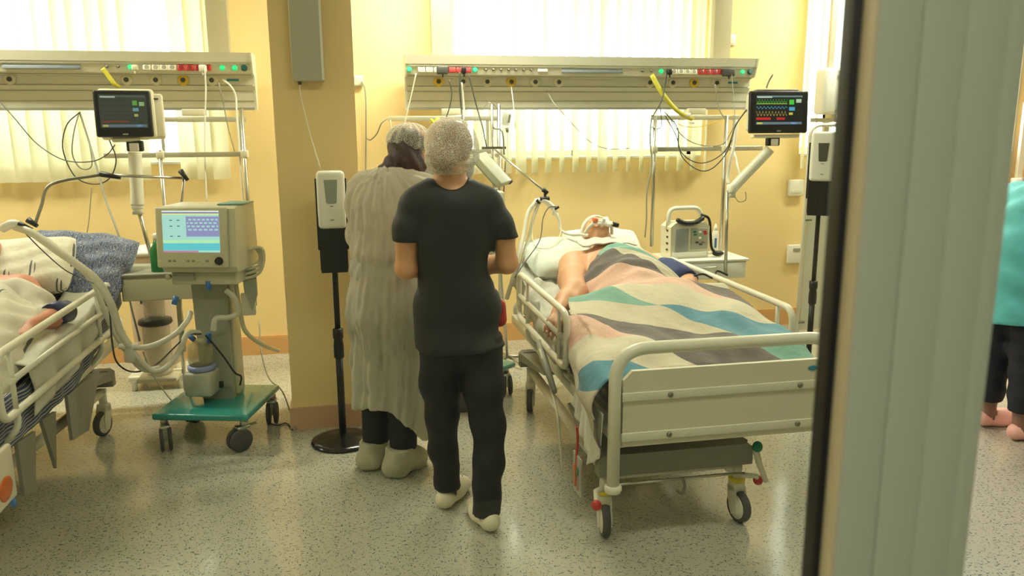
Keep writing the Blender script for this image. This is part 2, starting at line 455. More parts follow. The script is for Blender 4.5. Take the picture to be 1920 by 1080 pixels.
# ------------------------------------------------------------------ vertical blinds
M_slat = mat('blind_slat_fabric', (230, 226, 192), .8, trans=.34, bump=.05, bscale=200)
def blind(name, label, x0, x1, z0, z1, pitch, width, ang, jit, skip=(), y=5.85):
    t = thing('vertical_blind', label, 'blind', ((x0+x1)/2, y, z0))
    MB().box((0, 0, z1-z0+.02), (x1-x0, .045, .04), bev=.006).build('head_rail', M_white2, t)
    def slat(u, v):
        q = (u-.5); return (q*width, .012*(1-4*q*q), v*(z1-z0))
    sm = MB().grid(slat, 4, 6).mesh('slat', M_slat)
    n = int((x1-x0)/pitch)
    for i in range(n):
        if i in skip: continue
        o = bpy.data.objects.new('slat', sm); COL.objects.link(o); o.parent = t
        o.location = (-(x1-x0)/2+pitch*(i+.5), 0, 0); o.rotation_euler = (random.gauss(0, .003), random.gauss(0, .006), R_(ang+random.gauss(0, jit)))
    return t
blind('b', 'pale vertical blind in the left bay, slats nearly closed', -2.78, -.72, 1.285, 2.8, .103, .118, 22, 9, skip=(14, 15))
blind('b', 'pale vertical blind behind the bed with the patchwork blanket', .66, 2.74, 1.29, 2.8, .104, .112, 47, 9)
blind('b', 'pale vertical blind at the far right behind the monitor', 3.46, 5.5, 1.29, 2.8, .106, .112, 47, 9)

# ------------------------------------------------------------------ bedhead supply panels
M_panel = mat('panel_lacquer', (216, 213, 192), .38, .08, var=.01)
M_panel2 = mat('panel_lacquer_light', (222, 220, 200), .38, .1)
M_groove = mat('panel_groove', (158, 155, 136), .5)
M_slot = mat('reading_lamp_slot', (104, 110, 112), .6)
# profile in (y, z) relative to the mounting depth; the top leans towards the room
PZ = 1.748
PROF = [(-.19, .357), (-.175, .30), (-.165, .285), (-.15, .238), (-.148, .232), (-.075, .215), (-.07, .16), (-.072, .155), (-.06, .125), (-.05, .06), (-.045, .015), (-.045, .0), (.0, .0), (.03, .05), (.035, .357)]
def ypos(z):
    for (a, b), (c, d) in zip(PROF, PROF[1:]):
        if d <= z <= b and b != d: return a+(c-a)*(b-z)/(b-d)
    return -.05
def bedhead(xc, label):
    t = thing('bedhead_panel', label, 'wall panel', (xc, 5.745, PZ), group='bedhead panels')
    hw = 1.27
    MB().prism(PROF, -hw, hw, axis='x').build('body', M_panel, t)
    for s in (-1, 1):
        MB().prism([(y*1.02, z*1.004-.001) for y, z in PROF], s*hw-.006, s*hw+.006, axis='x').build('end_cap', M_panel2, t)
    for z, hgt in ((.288, .006), (.224, .007), (.158, .007), (.123, .005), (.06, .005)):
        MB().box((0, ypos(z)-.0005, z), (2*hw-.02, .006, hgt)).build('groove', M_groove, t)
    MB().box((0, -.046, .008), (2*hw-.02, .006, .016)).build('lower_trim', M_greyp, t)
    zs = .262; ys = ypos(zs)-.003
    tilt = Matrix.Translation((0, ys, zs)) @ Matrix.Rotation(-.3, 4, 'X')
    def at_(x): return tilt @ Matrix.Translation((x-1.66, 0, 0))
    # indicator lamps
    for x in (.41, .856, 2.199, 2.749, 2.825): MB().cyl((0, 0, 0), (0, -.014, 0), .018, .014, 14, at_(x)).build('indicator_lamp', M_greenlamp, t)
    MB().cyl((0, 0, 0), (0, -.02, 0), .021, .018, 14, at_(2.885)).build('knob', mat('dark_green_plastic', (18, 70, 60), .4), t)
    # white and red socket outlets
    def sock(x, m, nm):
        o = MB().box((0, -.005, 0), (.048, .012, .042), at_(x), bev=.004).build(nm, m, t)
        MB().cyl((0, -.0095, 0), (0, -.013, 0), .015, .013, 12, at_(x)).build('socket_recess', M_greyp if m is not M_red else mat('dark_red_plastic', (120, 24, 20), .5), o)
    for x in (.492, .545, .60, 2.296, 2.349, 2.398, 2.447): sock(x, M_cream, 'socket')
    for x in (.70, .752, .805, 2.502, 2.554, 2.606, 2.658): sock(x, M_red, 'red_socket')
    # equipotential studs and cover
    for k in range(7): MB().cyl((0, 0, .004), (0, -.012, .004), .010, .006, 10, at_(.93+.053*k)).build('earth_stud', M_dmetal, t)
    for x in (2.06, 2.126): MB().cyl((0, 0, .004), (0, -.014, .004), .011, .007, 10, at_(x)).build('earth_stud', M_dmetal, t)
    MB().box((0, -.004, 0), (.07, .008, .022), at_(1.33), bev=.003).build('cover_plate', M_cream, t)
    MB().box((0, -.003, 0), (.445, .006, .03), at_(1.687), bev=.002).build('reading_lamp_slot', M_slot, t)
    # gas outlets
    zg = .19; yg = ypos(zg)-.001
    for x, c in ((.615, M_yellow), (.785, M_cream), (.954, M_cream), (1.125, M_yellow), (1.297, M_cream), (1.468, M_cream), (2.147, M_cream), (2.324, M_cream), (2.49, M_yellow), (2.666, M_cream)):
        T = Matrix.Translation((x-1.66, yg, zg)) @ Matrix.Rotation(PI/2, 4, 'X')
        o = MB().lathe([(.036, 0), (.036, .006), (.03, .012), (.018, .012)], 20, T).build('gas_outlet', c, t)
        MB().lathe([(.016, .008), (.014, .022), (.009, .024)], 14, T).build('outlet_valve', M_dgrey, o)
    MB().box((2.798-1.66, yg-.001, zg+.002), (.075, .004, .016), bev=.0015).build('badge', mat('teal_badge', (60, 130, 150), .4), t)
    # posts that carry the panel from the ceiling
    for x in (.645, 2.72):
        MB().box((x-1.66, 0, (CEIL-PZ)/2+.17), (.135, .07, CEIL-PZ-.34), bev=.004).build('mounting_post', mat('post_lacquer', (182, 172, 140), .5), t)
    return t
PANEL_DX = -3.535
bedhead(1.66, 'long beige bedhead supply panel above the bed with the patchwork blanket')
bedhead(1.66+PANEL_DX, 'long beige bedhead supply panel above the left bed, cut off by the frame')

# plugs on the panels
def plug(x, m, label, w=.05, hgt=.05, d=.05):
    t = thing('power_plug', label, 'plug', (x, 5.575-d/2, 2.005-hgt/2))
    MB().box((0, 0, hgt/2), (w, d, hgt), bev=.008).build('plug_body', m, t)
    MB().cyl((0, -d*.2, 0), (0, -d*.25, -.02), .007, .005, 8).build('cord_grip', m, t)
    return t
plug(.63, M_dgrey, 'dark grey adapter block plugged in at the left end of the middle panel', .075, .052, .05)
plug(2.70, M_dgrey, 'dark grey adapter block beside the red sockets at right', .085, .055, .05)
plug(2.25, M_black, 'black plug beside a green lamp right of the yellow strap', .036, .036, .04)
plug(.775, M_black, 'dark plug in the red sockets above the scrub cap', .03, .045, .04)
plug(-1.305, M_cream, 'cream plug beside a green lamp on the left panel', .036, .036, .04)
plug(-.90, M_white2, 'white round plug in the red sockets of the left panel', .045, .045, .045)

# ------------------------------------------------------------------ rails hung under the panels
M_rail = mat('rail_steel', (206, 202, 180), .3, .55)
def rail_frame(label, x0, x1, lx0, lx1, poles, yu=5.66, yl=5.42, zu=1.688, zl=1.468, bracket=None):
    t = thing('equipment_rail', label, 'rail', ((x0+x1)/2, yu, 1.4)); W_ = True
    MB().box(((x0+x1)/2, yu, zu), (x1-x0, .012, .034), bev=.002).build('upper_rail', M_rail, t, W_)
    MB().box(((lx0+lx1)/2, yl, zl), (lx1-lx0, .014, .032), bev=.002).build('lower_rail', M_rail, t, W_)
    for x in (max(x0, lx0)+.04, min(x1, lx1)-.04):
        MB().box((x, (yu+yl)/2, zl), (.022, yu-yl+.02, .018)).build('cross_arm', M_rail, t, W_)
        MB().box((x, yu+.004, (zu+zl)/2), (.02, .016, zu-zl+.03)).build('hanger', M_rail, t, W_)
    b = bracket or (x0+x1)/2
    MB().box((b, yu+.045, zu+.045), (.14, .1, .045), bev=.006).build('bracket', M_cream, t, W_)
    for x, y, za, zb in poles:
        MB().cyl((x, y, za), (x, y, zb), .0125, n=12).build('pole', M_metal, t, W_)
        MB().box((x, y+.012, zl), (.045, .05, .05), bev=.008).build('clamp', M_cream, t, W_)
    return t
rail_frame('flat steel rail over the capped heads, left half of the middle panel', .262, 1.045, .60, .99, [(.985, 5.40, 1.78, .35)], bracket=.70)
rail_frame('steel rail with hanging cables left of the right monitor', 2.16, 2.86, 2.10, 2.93, [(2.095, 5.40, 1.70, .78), (2.63, 5.40, 1.70, .55)], bracket=2.52)
rail_frame('steel rail beside the tilted left monitor', -1.24, -.67, -1.50, -.66, [(-.665, 5.40, 1.75, .48), (-1.17, 5.40, 1.50, .45)], bracket=-1.0)

# ------------------------------------------------------------------ hospital beds
M_bed = mat('bed_enamel', (224, 220, 198), .32, var=.01)
M_board = mat('bed_board', (216, 210, 184), .42, var=.02, vscale=4)
M_tray = mat('bed_grey_cover', (140, 136, 122), .5)
M_tyre = mat('caster_tyre', (72, 70, 66), .6)
M_ring = mat('yellow_ring', (225, 205, 40), .4)
def caster(parent, x, y, rz, r=.068, ring=True, label=None):
    T = Matrix.Translation((x, y, 0)) @ Matrix.Rotation(rz, 4, 'Z')
    c = MB().tube([(0, 0, .135), (0, 0, .25)], .021, 14, T).build('caster', M_bed, parent)
    if label: c['label'] = label
    # tyre, hub discs, fork housing
    X = T @ Matrix.Translation((0, -.025, r)) @ Matrix.Rotation(PI/2, 4, 'Y')
    MB().lathe([(r-.016, -.016), (r-.004, -.016), (r, -.008), (r, .008), (r-.004, .016), (r-.016, .016)], 26, X).build('tyre', M_tyre, c)
    MB().lathe([(.012, -.024), (.045, -.019), (r-.014, -.015), (r-.014, .015), (.045, .019), (.012, .024)], 22, X).build('hub', M_bed, c)
    f = MB()
    for s in (-1, 1): f.prism([(-.045, .045), (-.01, .03), (.02, .10), (.024, .155), (-.024, .155), (-.04, .10)], s*.024-.004, s*.024+.004, T, axis='x')
    f.box((0, 0, .15), (.056, .052, .05), T, bev=.008); f.build('fork', M_bed, c)
    if ring: MB().lathe([(.024, .172), (.034, .174), (.036, .186), (.03, .192), (.022, .192)], 20, T).build('ring', M_ring, c)
    return c

def make_bed(label, loc, rail_y=(.53, 1.55), rail_r=None, cx=-.15, cw=.29, head_y=1.62, foot=True, fcw=None):
    """Local axes: x across, y from foot to head, z up; origin on the floor under the middle of the footboard."""
    t = thing('hospital_bed', label, 'bed', loc)
    hw = .455
    if foot:
        # foot end: bent tube frame and boarded panel with strips and bolts
        tb = fillet([(-hw, 0, .255), (-hw, 0, .82), (hw, 0, .82), (hw, 0, .255)], .13, 8)
        ft = MB().tube(tb, .0245, 14).build('footboard_frame', M_bed, t)
        for s in (-1, 1): MB().lathe([(.03, .25), (.034, .26), (.034, .275), (.026, .28)], 16, Matrix.Translation((s*hw, 0, 0))).build('post_foot', M_bed, ft)
        pn = MB().prism([(-.425, .435), (.425, .435), (.425, .70), (.39, .735), (-.39, .735), (-.425, .70)], -.010, .010).build('footboard_panel', M_board, t)
        for z in (.475, .635):
            MB().box((0, -.013, z), (.86, .008, .034), bev=.002).build('cross_strip', M_bed, pn)
            for x in (-.24, .30): MB().lathe([(.011, 0), (.011, .004), (.007, .008), (.003, .009)], 14, Matrix.Translation((x, -.017, z)) @ Matrix.Rotation(PI/2, 4, 'X')).build('bolt', M_dmetal, pn)
        MB().ell((.355, -.0115, .70), (.022, .0025, .011)).build('blue_badge', mat('blue_badge', (50, 140, 170), .4), pn)
    # head end bar
    hy = 2.06
    MB().tube(fillet([(-.42, hy-.03, .46), (-.42, hy, .55), (.42, hy, .55), (.42, hy-.03, .46)], .05, 5), .016, 10).build('head_bar', M_bed, t)
    # mattress platform: side beams, cross beams, sloping panels
    pf = MB()
    for s in (-1, 1): pf.box((s*.43, 1.02, .455), (.035, 2.04, .055), bev=.005)
    for y in (.03, .6, 1.1, 1.55, 2.02): pf.box((0, y, .455), (.84, .04, .04))
    pf.build('platform_frame', M_bed, t)
    for y0, y1, z0, z1 in ((.04, .58, .49, .495), (.60, 1.13, .495, .495), (1.15, 2.0, .495, .705)):
        MB().prism([(y0, z0-.012), (y1, z1-.012), (y1, z1), (y0, z0)], -.42, .42, axis='x').build('platform_panel', M_bed, t)
    # lower chassis with columns and grey covers
    ch = MB(); y0c, y1c = .15, head_y
    for q in (-1, 1): ch.tube([(cx+q*((fcw or cw)-.03), y0c, .235), (cx+q*(cw-.03), y1c, .235)], .026, 8)
    for y in (y0c, y1c): ch.tube([(cx-cw, y, .245), (cx+cw, y, .245)], .014, 10)
    ch.box((cx, .75, .34), (.10, .10, .2)).box((cx, 1.3, .34), (.10, .10, .2))
    ch.build('chassis', M_bed, t)
    for y, s in ((y0c, 1), (y1c, -1)):
        w = (cw if s < 0 or not fcw else fcw)+.04
        MB().prism([(cx-w, .265), (cx+w, .265), (cx+w, .34), (cx+w-.02, .355), (cx-w+.02, .355), (cx-w, .34)], y-s*.05, y+s*.005).build('chassis_cover', M_tray, t)
        vs = [(cx-w, y, .30), (cx+w, y, .30), (cx+w-.1, y+s*.5, .37), (cx-w+.02, y+s*.5, .37), (cx-w, y, .35), (cx+w, y, .35), (cx+w-.1, y+s*.5, .385), (cx-w+.02, y+s*.5, .385)]
        MB().add(vs, [(0, 3, 2, 1), (4, 5, 6, 7), (0, 1, 5, 4), (1, 2, 6, 5), (2, 3, 7, 6), (3, 0, 4, 7)]).build('chassis_slope', M_tray, t)
    hcw = cw; fw = fcw or cw
    for s in (-1, 1): caster(t, cx+s*fw, y0c, .15*s); caster(t, cx+s*(cw-.02), y1c, -.3, ring=False)
    # brake pedals and drainage-bag bar
    cw = fcw or cw
    for s in (-1, 1):
        p0 = (cx+s*(cw+.0), y0c-.04, .215)
        p1 = (cx+s*(cw+.07), y0c-.12, .185) if s < 0 else (cx+s*(cw+.07), y0c-.05, .19)
        pd = MB().tube([p0, ((p0[0]+p1[0])/2+s*.02, p0[1]-.02, .215), p1], [.012, .011, .01], 10).build('brake_pedal', M_bed, t)
        MB().ell(p1, (.021, .021, .021)).build('pedal_knob', M_red, pd)
    hb = MB().tube([(cx+cw+.045, y0c-.06, .335), (cx+cw+.06, y0c-.07, .27), (cx+cw+.085, y0c-.09, .20)], [.014, .013, .011], 10).build('height_lever', M_bed, t)
    MB().ell((cx+cw+.05, y0c-.065, .345), (.022, .02, .024)).build('lever_knob', M_green, hb)
    hk = MB().tube([(cx-cw, y0c-.06, .235), (cx+cw, y0c-.06, .235)], .006, 8).build('bag_bar', M_metal, t)
    MB().tube(smooth_path([(cx+.02, y0c-.06, .24), (cx+.025, y0c-.075, .21), (cx+.01, y0c-.08, .18), (cx-.012, y0c-.075, .195)]), .006, 8).build('bag_hook', M_dmetal, hk)
    # side rails
    for s in (-1, 1):
        x = s*.50; ya, yb = rail_y if s < 0 or not rail_r else rail_r; zt, zb = .835, .585
        sr = MB().tube(fillet([(x, ya, zb), (x, ya, zt), (x, yb, zt), (x, yb, zb)], .07, 6, closed=True), .0155, 12, closed=True).build('side_rail', M_bed, t)
        MB().tube([(x, ya+.11, .71), (x, yb-.02, .71)], .012, 10).build('rail_bar', M_bed, sr)
        for y in (ya+.13, yb-.22):
            MB().tube(fillet([(x, y, zb), (x, y, zb-.06), (x-s*.06, y, .455)], .04, 4), .013, 10).build('rail_arm', M_bed, sr)
            MB().tube([(x, y, zt), (x, y, zb)], .010, 8).build('rail_upright', M_bed, sr)
    return t
BED_R = (1.39, 2.74, 0); BED_L = (-1.785, 2.86, 0)
make_bed('white hospital bed with a bolted footboard, under the patchwork blanket', BED_R, rail_r=(.40, 1.84))
bl = make_bed('white hospital bed with striped navy linen, cut off at the left edge', BED_L, (.20, 1.62), cx=.14, foot=True, fcw=.14)
# grey hanging panels under the left bed
for y0, y1, y2, y3 in ((.98, 1.30, 1.02, 1.52), (.74, .84, .70, .86), (.40, .60, .44, .62)):
    MB().prism([(y0+.04, .20), (y1-.05, .16), (y3, .40), (y2, .42)], .43, .445, axis='x').build('chassis_side_panel', M_tray, bl)

# ------------------------------------------------------------------ mattresses, linen and the two patients
def topz(y):
    """Height of the mattress surface at local y (0 = foot)."""
    return .612 if y < 1.15 else .612+(min(y, 2.02)-1.15)*.247
def mattress(label, loc, m, name='mattress'):
    ys = [0.05, .06, .09, .3, .6, .9, 1.1, 1.2, 1.35, 1.6, 1.85, 1.97, 2.0, 2.01]
    mb = MB(); vs = []; n = 24
    for i, y in enumerate(ys):
        e = {0: .9, 1: .97, 2: .995, 11: .995, 12: .97, 13: .9}.get(i, 1)
        for k in range(n):
            a = 2*PI*k/n; ca, sa = math.cos(a), math.sin(a)
            x = .428*e*math.copysign(abs(ca)**.22, ca); z = .056*e*math.copysign(abs(sa)**.45, sa)
            vs.append((x, y, topz(y)-.058+z))
    fs = [(i*n+k, i*n+(k+1) % n, (i+1)*n+(k+1) % n, (i+1)*n+k) for i in range(len(ys)-1) for k in range(n)]
    fs += [list(range(n))[::-1], [(len(ys)-1)*n+k for k in range(n)]]
    mb.add([(x+loc[0], y+loc[1], z) for x, y, z in vs], fs, True)
    return solo(name, mb, m, label, 'mattress')

def set_uv(o, uvs):
    me = o.data; l = me.uv_layers.new(name='UVMap')
    vi = np.empty(len(me.loops), np.int32); me.loops.foreach_get('vertex_index', vi)
    l.data.foreach_set('uv', np.asarray(uvs, np.float32)[vi].ravel())

def pattern(name, kind):
    """Printed textile: 'patch' = triangles, 'stripe' = navy and white stripes, 'leaf' = pale cloth with dark leaf sprigs."""
    m, N, L, b = nodes_mat(name); b.inputs['Roughness'].default_value = .85; b.inputs['Sheen Weight'].default_value = .15
    uv = N.new('ShaderNodeUVMap'); sp = N.new('ShaderNodeSeparateXYZ'); L.new(uv.outputs[0], sp.inputs[0])
    def M2(op, a, c=None):
        n = N.new('ShaderNodeMath'); n.operation = op
        for i, q in enumerate((a, c)):
            if q is None: continue
            if isinstance(q, (int, float)): n.inputs[i].default_value = q
            else: L.new(q, n.inputs[i])
        return n.outputs[0]
    def ramp(src, stops, mode='CONSTANT'):
        r = N.new('ShaderNodeValToRGB'); r.color_ramp.interpolation = mode
        while len(r.color_ramp.elements) < len(stops): r.color_ramp.elements.new(.5)
        for e, (p, c) in zip(r.color_ramp.elements, stops): e.position = p; e.color = lin(c)
        L.new(src, r.inputs[0]); return r.outputs[0]
    X, Y = sp.outputs[0], sp.outputs[1]
    if kind == 'patch':
        v = M2('MULTIPLY', M2('ADD', Y, .13), 1/.35); u = M2('ADD', M2('MULTIPLY', X, 1/.40), M2('MULTIPLY', v, .5))
        fu, fv = M2('FLOOR', u), M2('FLOOR', v)
        d = M2('GREATER_THAN', M2('ADD', M2('FRACT', u), M2('FRACT', v)), 1)
        n = M2('ADD', M2('ADD', M2('MULTIPLY', fu, 2), M2('MULTIPLY', fv, 3)), M2('MULTIPLY', d, 3))
        n = M2('DIVIDE', M2('ADD', M2('FLOORED_MODULO', n, 7), .5), 7)
        c = ramp(n, [(0, (205, 196, 170)), (1/7, (118, 162, 146)), (2/7, (106, 96, 90)), (3/7, (218, 178, 156)), (4/7, (92, 142, 158)), (5/7, (198, 188, 162)), (6/7, (104, 94, 90))])
    elif kind == 'stripe':
        s = M2('FRACT', M2('MULTIPLY', X, 1/.034))
        c = ramp(s, [(0, (42, 52, 84)), (.55, (208, 206, 196)), (.68, (42, 52, 84)), (.80, (200, 200, 190)), (.9, (50, 60, 92))])
    elif kind == 'twill':
        nz = N.new('ShaderNodeTexWave'); nz.inputs['Scale'].default_value = 15; nz.inputs['Distortion'].default_value = 9; nz.inputs['Detail'].default_value = 4; nz.inputs['Detail Scale'].default_value = 2.5
        L.new(uv.outputs[0], nz.inputs[0]); c = ramp(nz.outputs['Fac'], [(0, (66, 74, 104)), (.4, (104, 112, 132)), (.66, (176, 176, 172)), (.85, (76, 84, 112))], 'LINEAR')
    else:
        vo = N.new('ShaderNodeTexVoronoi'); vo.inputs['Scale'].default_value = 5.5; mp = N.new('ShaderNodeMapping'); mp.inputs['Scale'].default_value = (2.2, .8, 1); mp.inputs['Rotation'].default_value = (0, 0, .7)
        L.new(uv.outputs[0], mp.inputs[0]); L.new(mp.outputs[0], vo.inputs['Vector'])
        wv = N.new('ShaderNodeTexWave'); wv.inputs['Scale'].default_value = 14; wv.inputs['Distortion'].default_value = 1; L.new(uv.outputs[0], wv.inputs[0])
        k = M2('MULTIPLY', M2('LESS_THAN', vo.outputs['Distance'], .27), M2('GREATER_THAN', wv.outputs['Fac'], .62))
        c = ramp(k, [(0, (212, 206, 184)), (.5, (92, 92, 92))])
    L.new(c, b.inputs['Base Color'])
    nb = N.new('ShaderNodeTexNoise'); nb.inputs['Scale'].default_value = 22; nb.inputs['Detail'].default_value = 5; L.new(uv.outputs[0], nb.inputs['Vector'])
    bp = N.new('ShaderNodeBump'); bp.inputs['Strength'].default_value = .35; bp.inputs['Distance'].default_value = .02; L.new(nb.outputs['Fac'], bp.inputs['Height']); L.new(bp.outputs[0], b.inputs['Normal'])
    return m
def interp(x, xs, ys): return float(np.interp(x, xs, ys))

M_navy = mat('navy_vinyl', (40, 50, 92), .4, bump=.1, bscale=14)
mattress('navy vinyl mattress under the patchwork blanket', BED_R, M_navy)
M_linen = mat('pale_teal_linen', (206, 212, 198), .85, var=.10, vscale=5, bump=.5, bscale=16)
M_linen2 = mat('crumpled_grey_linen', (196, 194, 180), .85, var=.08, vscale=6, bump=.6, bscale=14)
M_skin = mat('skin', (212, 158, 118), .5, bump=.05, bscale=50, var=.05, vscale=10)
M_skin2 = mat('ruddy_skin', (206, 138, 108), .5, bump=.05, bscale=50, var=.06, vscale=12)

def cushion(label, c, d, m, rot=(0, 0, 0), name='pillow', cat='pillow', uvs=False, wr=.006, uscale=1.):
    """A stuffed pillow: puffed rectangle with pinched corners."""
    T = Matrix.Translation(c) @ Euler(rot).to_matrix().to_4x4(); mb = MB(); uv = []
    n = 26; seed = random.random()*10
    for s in (1, -1):
        vs = []
        for j in range(n+1):
            for i in range(n+1):
                u, v = i/n*2-1, j/n*2-1
                e = ((1-abs(u)**3.2)*(1-abs(v)**3.2))**.42
                pin = 1-.06*(u*u*v*v)-.03*(1-abs(u*v))*0
                w = wr*(math.sin(u*9+seed+3*v)+.7*math.sin(v*13-u*5+seed*2))*e
                vs.append((u*d[0]/2*pin*(1-.05*(1-e)), v*d[1]/2*pin, s*(d[2]/2*e+w*.7)))
                uv.append(((u+1)/2*d[0]*uscale, (v+1)/2*d[1]*uscale))
        fs = [(j*(n+1)+i, j*(n+1)+i+1, (j+1)*(n+1)+i+1, (j+1)*(n+1)+i) for j in range(n) for i in range(n)]
        mb.add(vs, fs, True, T)
    o = solo(name, mb, m, label, cat)
    if uvs: set_uv(o, uv)
    return o
cushion('large pale teal pillow under the intubated patient', (1.37, 4.60, .855), (.80, .46, .15), M_linen, (.30, 0, .03))
cushion('white pillow under the head of the intubated patient', (1.50, 4.715, .925), (.50, .28, .10), mat('white_linen', (226, 224, 208), .85, bump=.4, bscale=18), (.36, 0, -.10))

# crumpled sheet beside the right arm, over the rail side of the bed
def sheet_fn(u, v):
    y = 3.42+v*1.25; zt = topz(y-2.74)+.012
    s = u*.42-.13                                  # arc across the edge
    f = .016*math.sin(v*24+5*u)+.012*math.sin(v*41-9*u)+.008*math.sin(u*30+v*9)
    if s < 0: return (.955-.012+f*.8+.02*s, y+.3*f, zt-(-s)*1.0+f*.4)
    return (.955+s, y, zt+abs(f)*(.6+1.2*(1-u))*1.1)
shift(solo('bed_sheet', MB().grid(sheet_fn, 30, 60), M_linen2, 'crumpled pale sheet bulging through the side rail below the patient hand', 'sheet'), thickness=.004)

# patient in the right bed
def hand(S, w, d, n, curl=.5, sc=1.0, side=1):
    """Palm, four fingers and a thumb. w wrist, d direction of the fingers, n back-of-hand normal, side: thumb side."""
    w, d, n = Vector(w), Vector(d).normalized(), Vector(n); n = (n-d*n.dot(d)).normalized(); x = d.cross(n)*side
    P = lambda a, b, c: tuple(w+(d*a+x*b+n*c)*sc)
    for b in (-.028, -.01, .01, .028): S.cap(P(.0, b*.6, 0), P(.085, b, .002), .014*sc, .012*sc, .012)
    for b, l in ((.03, .07), (.011, .08), (-.009, .075), (-.028, .058)):
        a0 = P(.088, b, 0); c1 = curl*.6
        a1 = P(.088+l*.5*math.cos(c1), b*1.1, -l*.5*math.sin(c1)); c2 = curl*1.5
        a2 = P(.088+l*.5*math.cos(c1)+l*.5*math.cos(c2), b*1.12, -l*.5*math.sin(c1)-l*.5*math.sin(c2))
        S.cap(a0, a1, .0098*sc, .009*sc, .005); S.cap(a1, a2, .009*sc, .0075*sc, .004)
    t1 = P(.02, .03, -.006); t2 = P(.06, .056, -.016); t3 = P(.088, .06, -.024)
    S.cap(t1, t2, .014*sc, .011*sc, .01); S.cap(t2, t3, .0105*sc, .009*sc, .005)
def face(S, c, f, u, sc=1.0):
    """Head: skull, jaw, nose, brow, ears. c centre, f facing direction, u up (crown)."""
    c, f, u = Vector(c), Vector(f).normalized(), Vector(u); u = (u-f*u.dot(f)).normalized(); x = f.cross(u)
    M = np.array([tuple(x), tuple(f), tuple(u)]).T
    P = lambda a, b, e: tuple(c+(x*a+f*b+u*e)*sc)
    S.ell(P(0, -.012, .03), (.076*sc, .095*sc, .085*sc), .02, M)
    S.ell(P(0, .022, -.035), (.062*sc, .068*sc, .085*sc), .03, M)
    S.ell(P(0, .055, -.095), (.030*sc, .03*sc, .024*sc), .02, M)
    S.cap(P(0, .088, .012), P(0, .104, -.028), .009*sc, .015*sc, .012)
    for s in (-1, 1):
        S.ell(P(s*.032, .078, .012), (.022*sc, .014*sc, .012*sc), .01, M)
        S.cap(P(s*.014, .084, .028), P(s*.05, .070, .03), .010*sc, .008*sc, .012)
        S.ell(P(s*.078, -.012, -.012), (.010*sc, .02*sc, .033*sc), .006, M)
        S.ell(P(s*.036, .072, -.03), (.022*sc, .018*sc, .022*sc), .015, M)
    S.cap(P(-.02, .086, -.058), P(.02, .086, -.058), .010*sc, .010*sc, .008)
pr = thing('person', 'intubated person lying on the back under the patchwork blanket', 'person', (1.43, 3.9, .6))
S = Solid()
HF, HU = Vector((.03, -.45, .89)), Vector((.05, .88, .46)); HC = Vector((1.452, 4.655, .992))
face(S, HC, HF, HU)
S.cap(HC+HU*-.09-HF*.02, (1.44, 4.44, .885), .058, .066, .03)
S.cap((1.44, 4.36, .83), (1.43, 4.12, .80), .17, .19, .06, ((0, -.25, 1), .66))
S.ell((1.43, 3.98, .755), (.21, .26, .15), .06)
S.cap((1.27, 4.39, .845), (1.61, 4.39, .845), .082, .082, .05)
S.chain([(1.225, 4.38, .845), (1.155, 4.12, .815), (1.10, 3.90, .79)], [.084, .080, .068], .03)
S.chain([(1.10, 3.90, .79), (1.035, 3.80, .765), (.965, 3.70, .735)], [.068, .061, .038], .02)
hand(S, (.96, 3.69, .733), (-.45, -.85, -.25), (.2, -.1, 1), .7, 1.05, -1)
S.chain([(1.65, 4.38, .845), (1.735, 4.14, .815), (1.765, 4.0, .79)], [.072, .064, .055], .03)
S.chain([(1.765, 4.0, .79), (1.70, 3.86, .80), (1.58, 3.74, .83)], [.055, .048, .034], .02)
hand(S, (1.57, 3.73, .835), (-.8, -.5, .0), (0, 0, 1), .5, 1.0, 1)
for s in (-1, 1):
    S.chain([(1.42+s*.10, 3.78, .70), (1.42+s*.14, 3.58, .735), (1.42+s*.13, 3.25, .665), (1.42+s*.12, 2.98, .645)], [.09, .07, .055, .04], .04)
    S.chain([(1.42+s*.12, 2.97, .645), (1.42+s*.14, 2.92, .70)], [.04, .028], .02)
S.build('body', M_skin, pr, .0085)
# cap, tube holder, tape and tubes of the patient
cs = Solid(); Mh = np.array([tuple(HF.cross(HU)), tuple(HF), tuple(HU)]).T
cs.ell(HC+HU*.045-HF*.015, (.088, .104, .088), .01, Mh)
pl = HU*.9+HF*-.42
cs.build('surgical_cap', mat('white_cap_cloth', (222, 218, 200), .9, bump=.4, bscale=40), pr, .008, clip=lambda X, Y, Z: -((X-HC.x)*pl.x+(Y-HC.y)*pl.y+(Z-HC.z)*pl.z)+.02)
hx = HF.cross(HU)
def hp(a, b, c): return tuple(HC+hx*a+HF*b+HU*c)
th = MB().box((0, 0, 0), (.13, .012, .032), Matrix.Translation(hp(0, .112, -.055)) @ Matrix(Mh.tolist()).to_4x4(), bev=.004)
th.box((-.03, .012, -.005), (.022, .02, .085), Matrix.Translation(hp(0, .112, -.055)) @ Matrix(Mh.tolist()).to_4x4(), bev=.004)
th.build('tube_holder', M_white2, pr, True)
MB().tube(smooth_path([hp(-.085, .02, -.03), hp(-.06, .09, -.045), hp(0, .118, -.05), hp(.06, .09, -.045), hp(.085, .02, -.03)]), .010, 8).build('tape', mat('white_tape', (228, 224, 206), .7), pr, True)
MB().cyl(hp(0, .09, -.06), hp(.0, .16, -.075), .011, n=12).build('breathing_tube', M_white2, pr, True)
MB().cyl(hp(.035, .13, -.055), hp(.062, .135, -.06), .014, n=12).build('orange_connector', mat('orange_plastic', (222, 120, 70), .4), pr, True)
MB().cyl(hp(-.10, .10, -.06), hp(-.065, .11, -.06), .014, n=12).build('valve', M_black, pr, True)
